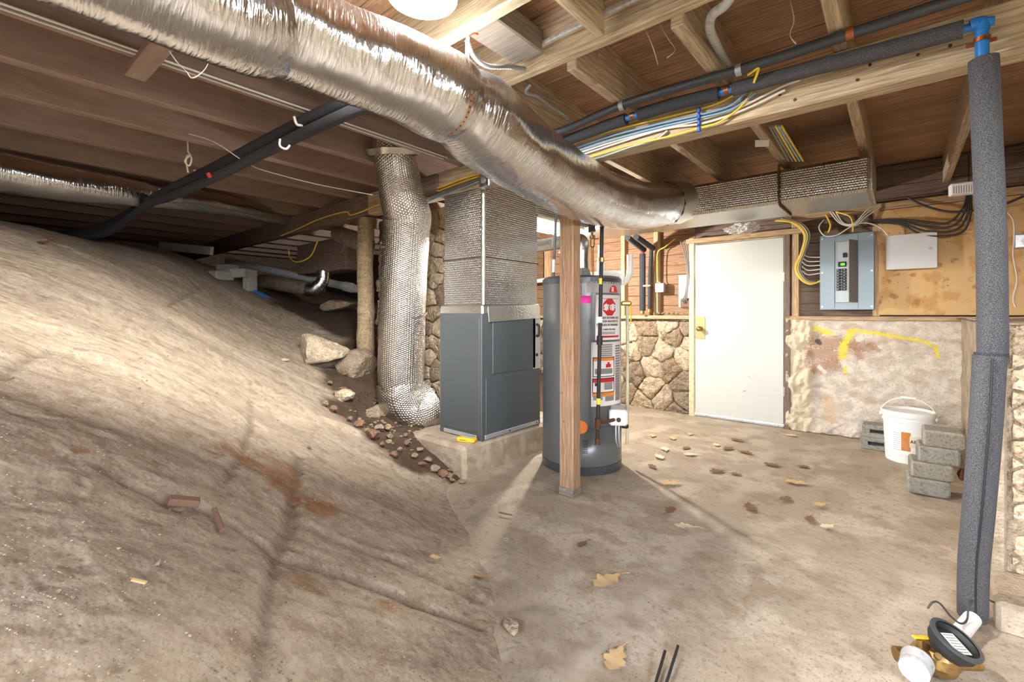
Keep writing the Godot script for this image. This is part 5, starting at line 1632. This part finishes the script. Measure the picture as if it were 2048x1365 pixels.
	# wood scraps
	for q in [["upper dark wood offcut lying in the crack", 368, 1010, 0.075, 0.02, 0.028, 1.35], ["lower thin wood strip lying in the crack", 436, 1048, 0.10, 0.010, 0.014, -0.15], ["tiny tan wood chip on the near slope", 278, 1176, 0.03, 0.005, 0.009, 0.8]]:
		var p := on_ground(q[1], q[2])
		var o := one("wood_scrap", board(q[3], q[4], q[5], 0.002), M.scrap if q[3] > 0.05 else M.leaf, q[0], "wood scrap", p + Vector3(0, 0.012, 0), "wood scraps on the ledge")
		o.rotation = Vector3(0.2, q[6], -0.35)
	# bricks and boards far up under the beam
	for q in [["flat concrete block bridging the rubble under the beam end", 475, 548, 5.2, Vector3(0.36, 0.10, 0.2), 0.5], ["upright concrete block under the beam end", 500, 570, 5.15, Vector3(0.10, 0.16, 0.12), 0.3], ["small concrete block on top under the beam end", 455, 535, 5.3, Vector3(0.20, 0.06, 0.15), 0.4], ["leaning block half sunk at the soil edge", 440, 552, 5.1, Vector3(0.22, 0.1, 0.2), 0.2]]:
		var o := one("concrete_block", cbox(q[4], 0.012), M.block, q[0], "concrete block", at(q[1], q[2], q[3]), "blocks under the beam end")
		o.rotation.y = q[5]
	one("blue_strip", cbox(Vector3(0.26, 0.015, 0.05), 0.004), M.blue_pipe, "blue plastic strip lying on the slope under the beam", "plastic strip", at(522, 588, 5.0)).rotation = Vector3(0, 0.15, -0.30)
	one("white_board", cbox(Vector3(1.1, 0.10, 0.04), 0.006), M.pvc, "white plank of foam lying on the crest beyond the pipes", "board", at(370, 497, 5.6)).rotation = Vector3(0, 0.25, -0.12)
	# drain and small elbow under the dark box
	var dr := thing("grey_drain_pipe", "long grey plastic drain pipe under the dark beam at left", "pipe")
	part("run", pipe([at(455, 522, 6.6), at(560, 545, 6.2), at(640, 562, 5.9), at(712, 578, 5.7)], 0.05, 16, 1), M.pvc_grey, dr)
	part("coupling", pipe([at(690, 573, 5.78), at(704, 576, 5.72)], 0.062, 16, 1), M.pvc_grey, dr)
	var el := thing("elbow_duct", "small shiny metal elbow duct under the dark box beam", "duct")
	part("foil_drop", foil_tube([at(648, 542, 5.3), at(646, 560, 5.3), at(636, 575, 5.3)], [0.07, 0.07, 0.07], 6, 24, 281, 0.05), M.foil, el)
	part("elbow", pipe([at(638, 570, 5.3), at(628, 580, 5.3), at(616, 580, 5.32)], 0.075, 20), M.galv, el)
	part("flexible_run", foil_tube([at(620, 580, 5.32), at(580, 572, 5.5), at(525, 562, 5.8)], [0.072, 0.085, 0.085], 10, 24, 291, 0.06), M.foil_dusty, el)
	var bx := one("box_beam", board(1.15, 0.36, 0.26, 0.01), M.beam_dark, "dark wooden box beam hung below the joists behind the log post", "beam", at(640, 518, 5.35) + Vector3(0.05, 0.02, -0.1))
	one("foil_branch_duct", foil_tube([at(676, 468, 4.9), at(704, 478, 4.7), at(735, 490, 4.55)], [0.08, 0.09, 0.09], 10, 28, 295, 0.05), M.foil_dusty, "short foil duct running behind the log post top", "duct")
	# blocks by the bucket
	var sx := on_y(1812, 985, 0.0)
	var y := 0.0
	var k := 0
	for q in [[0.0, 0.0, 0.02, "bottom"], [0.012, 0.0, 0.06, "second"], [0.045, 0.0, 0.04, "third"], [0.068, 0.0, 0.0, "topmost"]]:
		var o := one("cap_block", cbox(Vector3(0.195 - 0.004 * k, 0.096, 0.20), 0.011), M.block if k % 2 == 0 else M.block_warm, "%s solid concrete block of the stack beside the bucket" % q[3], "concrete block", Vector3(sx.x + 0.10 + q[0], y + 0.05, sx.z - 0.10), "stacked solid blocks")
		o.rotation.y = q[2]
		y += 0.0995
		k += 1
	one("block_chip", rock(Vector3(0.06, 0.09, 0.08), 91), M.rust, "broken dark brick behind the block stack's edge", "brick", Vector3(sx.x + 0.255, 0.14, sx.z - 0.10))
	var hb := on_y(1720, 897, 0.0)
	for i in 2:
		var o := MB.new()
		o.box(Vector3(0.34, 0.034, 0.16), Vector3(0, 0.017, 0), 0.004)
		o.box(Vector3(0.34, 0.034, 0.16), Vector3(0, 0.081, 0), 0.004)
		o.box(Vector3(0.05, 0.032, 0.16), Vector3(-0.145, 0.049, 0), 0.003)
		o.box(Vector3(0.05, 0.032, 0.16), Vector3(0.145, 0.049, 0), 0.003)
		o.box(Vector3(0.04, 0.032, 0.16), Vector3(0.0, 0.049, 0), 0.003)
		o.box(Vector3(0.33, 0.09, 0.02), Vector3(0, 0.049, -0.065), 0.003)
		var m := one("hollow_block", o.done(), M.block, ["lower", "upper"][i] + " slotted concrete block left of the bucket", "concrete block", Vector3(hb.x + 0.17 + 0.015 * i, 0.099 * i, hb.z - 0.09), "slotted blocks by the bucket")
		m.rotation.y = 0.02 - 0.05 * i
	# bucket
	var bc := at(1816, 627, 3.42)
	var bu := thing("bucket", "white plastic bucket with a lid and wire handle", "bucket", Vector3(bc.x, 0, bc.z), atan2(-bc.x, -bc.z) - 0.1)
	part("pail", MB.new().lathe([Vector2(0, 0.0), Vector2(0.128, 0.0), Vector2(0.132, 0.01), Vector2(0.146, 0.30), Vector2(0.154, 0.30), Vector2(0.155, 0.318), Vector2(0.149, 0.319), Vector2(0.150, 0.345)], 48).done(), M.plastic_white, bu)
	part("lid", MB.new().lathe([Vector2(0.150, 0.335), Vector2(0.160, 0.338), Vector2(0.162, 0.372), Vector2(0.155, 0.377), Vector2(0.145, 0.370), Vector2(0.138, 0.362), Vector2(0.0, 0.362)], 48).done(), M.plastic_white, bu)
	var arc := []
	for i in 21:
		var a := PI * i / 20.0
		arc.append(Vector3(0.160 * cos(a), 0.335 + 0.13 * sin(a), 0.02 - 0.03 * sin(a)))
	part("wire_handle", MB.new().tube(arc, 0.003, 8).done(), M.pvc, bu)
	part("grip", pipe([Vector3(0.042, 0.466, -0.01), Vector3(-0.042, 0.466, -0.01)], 0.008, 12, 1), M.plastic_white, bu)
	for s in [-1, 1]:
		part("handle_boss", cyl(0.014, 0.012, 14), M.plastic_white, bu, Vector3(s * 0.152, 0.33, 0.02), Vector3(0, 0, -s * PI / 2))
	var pr := mat(rgb8(206, 140, 70), 0.6, 0.0, T.ply, null, 0.0, 9.0)
	part("paper_label", drum_patch(-0.55, 0.75, 0.07, 0.25, 0.1475), M.label_white, bu)
	part("picture", drum_patch(-0.16, 0.20, 0.10, 0.235, 0.1485), pr, bu)
	part("name_tag", drum_patch(0.16, 0.6, 0.13, 0.21, 0.1492), M.rag, bu)
	letters("AF", 0.022, M.ink, bu, Vector3(sin(0.30) * 0.1515, 0.172, cos(0.30) * 0.1515), Vector3(0, 0.30, 0), 0.15)
	for i in 9:
		part("print_line", drum_patch(-0.5, -0.2, 0.10 + 0.015 * i, 0.103 + 0.015 * i, 0.1482), M.ink_light, bu)
	# water meter at bottom right
	var mp := on_y(1878, 1345, 0.0)
	var me := thing("water_meter", "brass water meter with a black tilted register at bottom right", "water meter", mp, TURN - 0.3)
	me.scale = Vector3.ONE * 0.82
	part("body", MB.new().lathe([Vector2(0.0, 0.0), Vector2(0.05, 0.01), Vector2(0.062, 0.04), Vector2(0.06, 0.075), Vector2(0.05, 0.09), Vector2(0, 0.09)], 28).done(), M.brass, me)
	part("pipe_end", pipe([Vector3(-0.05, 0.045, 0), Vector3(-0.14, 0.045, 0.01)], 0.026, 18, 1), M.brass, me)
	part("pipe_end", pipe([Vector3(0.05, 0.045, 0), Vector3(0.13, 0.045, -0.02)], 0.022, 18, 1), M.brass, me)
	var rg := part("register", MB.new().lathe([Vector2(0, 0.0), Vector2(0.055, 0.0), Vector2(0.072, 0.03), Vector2(0.076, 0.062), Vector2(0.066, 0.062), Vector2(0.060, 0.045), Vector2(0, 0.045)], 40).done(), M.black, me, Vector3(0.02, 0.085, 0.0), Vector3(0.30, 0, -0.38))
	part("rim_ring", MB.new().lathe([Vector2(0.066, 0.058), Vector2(0.08, 0.058), Vector2(0.08, 0.066), Vector2(0.066, 0.068)], 40).done(), M.tank_dark, rg)
	part("paper_card", cbox(Vector3(0.06, 0.002, 0.075), 0.0005), M.label_white, rg, Vector3(0.008, 0.0465, 0.0), Vector3(0, 0.4, 0))
	for i in 7:
		part("print_line", cbox(Vector3(0.048, 0.0008, 0.003), 0.0002), M.ink_light, rg, Vector3(0.008, 0.0478, 0.0) + Vector3(0, 0, -0.03 + 0.01 * i).rotated(Vector3.UP, 0.4), Vector3(0, 0.4, 0))
	part("brass_plug", cyl(0.011, 0.015, 12), M.brass, me, Vector3(-0.03, 0.085, 0.05), Vector3(0.7, 0, 0))
	var va := thing("ball_valve", "white plastic union and yellow-handled valve beside the water meter", "valve", on_y(1832, 1350, 0.0), TURN)
	part("union", MB.new().tube([Vector3(-0.05, 0.05, 0.05), Vector3(-0.005, 0.05, 0.01)], [0.036, 0.040], 24).done(), M.pvc_grey, va)
	part("valve_body", MB.new().tube([Vector3(-0.005, 0.05, 0.01), Vector3(0.05, 0.05, -0.03)], 0.03, 20).done(), M.brass, va)
	part("handle", cbox(Vector3(0.11, 0.006, 0.014), 0.002), M.meter_yellow, va, Vector3(0.05, 0.098, -0.02), Vector3(0, 0.25, -0.22))
	part("stem", cyl(0.009, 0.03, 10), M.brass, va, Vector3(0.02, 0.07, -0.01))
	var wp := thing("meter_elbow", "white plastic pipe stub under the foam-covered drop", "pipe")
	part("stub", pipe([on_y(1945, 1238, 0.04), on_y(1925, 1262, 0.035), on_y(1905, 1285, 0.035)], 0.024, 16), M.pvc, wp)
	cable("meter_wire", "thin dark wire looping from the water meter to the footing", [at(1855, 1218, 1.46), at(1866, 1205, 1.46), at(1880, 1208, 1.48), at(1903, 1235, 1.50), at(1922, 1248, 1.52), at(1934, 1240, 1.54), at(1938, 1212, 1.56), at(1950, 1196, 1.6), at(1966, 1194, 1.62), at(1990, 1206, 1.62), at(2050, 1222, 1.60)], 0.003, M.dark_cable)
	for q in [["left dark steel rod lying at the bottom edge", 1330, 1303, 1296, 1420], ["right dark steel rod lying at the bottom edge", 1356, 1293, 1316, 1420]]:
		one("steel_rod", pipe([on_y(q[1], q[2], 0.03), on_y(q[3], q[4], 0.008)], 0.0045, 10, 1), M.black_iron, q[0], "rod", Vector3.ZERO, "steel rods at the bottom edge")
	# leaves
	var leaves := [[1215, 1165, 0.085, 0, 0.6, "large tan oak leaf with a long stem on the near floor"], [962, 1155, 0.055, 0, 2.2, "tan oak leaf at the foot of the ledge"], [870, 1118, 0.045, 0, 0.3, "ragged tan leaf caught on the ledge"], [1165, 1092, 0.045, 1, 0.9, "dark twisted leaf stalk on the floor before the post"], [1343, 970, 0.085, 0, 0.1, "long tan leaf on the floor right of the heater"],
		[1232, 1322, 0.07, 0, 1.0, "curled tan leaf at the bottom edge beside the rods"], [1595, 968, 0.085, 0, -0.4, "long tan leaf on the floor before the blocks"], [1435, 945, 0.07, 1, 0.2, "dark brown oak leaf in the middle of the floor"], [1640, 1012, 0.05, 0, 0.3, "small brown leaf between heater and blocks"], [160, 905, 0.045, 1, 0.4, "rust brown leaf on the near slope"], [620, 897, 0.05, 2, 1.9, "pale yellow leaf on the shaded slope"]]
	for q in leaves:
		var p := on_ground(q[0], q[1]) if q[0] < 1000 else on_y(q[0], q[1], 0.0)
		var o := one("oak_leaf", leaf_mesh(int(q[0]), q[2] * (1.75 if q[0] > 900 else 1.0)), [M.leaf, M.leaf_dark, M.leaf_pale][q[3]], q[5], "leaf", p + Vector3(0, 0.004, 0), "dry leaves")
		o.rotation = Vector3(0.0 if q[0] > 1000 else 0.25, q[4] + TURN, 0.0 if q[0] > 1000 else -0.3)
	var counts := [0, 0, 0]
	var spots := [[1305, 873], [1345, 878], [1380, 870], [1330, 900], [1318, 915], [1305, 935], [1372, 898], [1382, 911], [1432, 891], [1475, 882], [1490, 906], [1455, 899], [1470, 950], [1545, 932], [1580, 872], [1605, 935], [1340, 1023], [1370, 1055], [1620, 1040], [1500, 1016], [1570, 1000], [1655, 1055]]
	spots.sort_custom(func(m: Array, n: Array) -> bool: return m[0] < n[0])
	for q in spots:
		var row := 0 if q[1] < 884 else (1 if q[1] < 940 else 2)
		counts[row] += 1
		var p := on_y(q[0], q[1], 0.0)
		var s := rng.randf_range(0.085, 0.135)
		var o := one("oak_leaf", leaf_mesh(int(q[0]) + 7, s), [M.leaf, M.leaf_pale, M.leaf_dark][int(q[0] + q[1]) % 3], "small dry leaf, %s from the heater in the %s row before the door" % [ordinal[counts[row] - 1], ["back", "middle", "front"][row]], "leaf", p + Vector3(0, 0.002, 0), "dry leaves scattered before the door")
		o.rotation.y = rng.randf() * 6.0
	one("twig", pipe([on_y(998, 1025, 0.008), on_y(1010, 1028, 0.01), on_y(1024, 1031, 0.006)], 0.004, 6), M.scrap, "short dark twig on the floor below the pad", "twig")
	one("bottle_ring", MB.new().tube([Vector3(0.012, 0, 0), Vector3(0.008, 0, 0.009), Vector3(-0.004, 0, 0.012), Vector3(-0.012, 0, 0.002), Vector3(-0.006, 0, -0.010), Vector3(0.007, 0, -0.010), Vector3(0.012, 0, 0)], 0.0018, 6, false).done(), M.pvc_grey, "small grey wire ring on the floor", "ring", on_y(1012, 1079, 0.004))

# ---------------------------------------------------------------- scene
const LED := 17.0
const BULB := 4.5
func _ready() -> void:
	rng.seed = 20
	var cam := Camera3D.new()
	cam.name = "camera"
	cam.projection = Camera3D.PROJECTION_FRUSTUM
	cam.near = 0.05
	cam.far = 60.0
	cam.size = 2.0 * 0.05 * 682.5 / FOCAL
	cam.frustum_offset = Vector2(0, -0.05 * 55.5 / FOCAL)
	cam.position = Vector3(0, EYE, 0)
	cam.rotation.y = TURN
	add_child(cam)
	cam.current = true
	var env := Environment.new()
	env.background_mode = Environment.BG_SKY
	var sky := ProceduralSkyMaterial.new()
	sky.sky_top_color = Color(0.86, 0.90, 0.96)
	sky.sky_horizon_color = Color(0.95, 0.95, 0.95)
	sky.ground_bottom_color = Color(0.30, 0.30, 0.26)
	sky.ground_horizon_color = Color(0.50, 0.52, 0.46)
	sky.sky_energy_multiplier = 4.4
	env.sky = Sky.new()
	env.sky.sky_material = sky
	env.tonemap_mode = Environment.TONE_MAPPER_LINEAR
	env.tonemap_exposure = 1.13
	env.sdfgi_enabled = true
	env.ssao_enabled = true
	env.ssil_enabled = true
	var we := WorldEnvironment.new()
	we.name = "world"
	we.environment = env
	add_child(we)
	make_textures()
	make_materials()
	build_lamps()
	build_ground()
	build_ceiling()
	build_walls()
	build_beam()
	build_ducts()
	build_heater()
	build_back_fittings()
	build_overhead()
	build_floor_things()
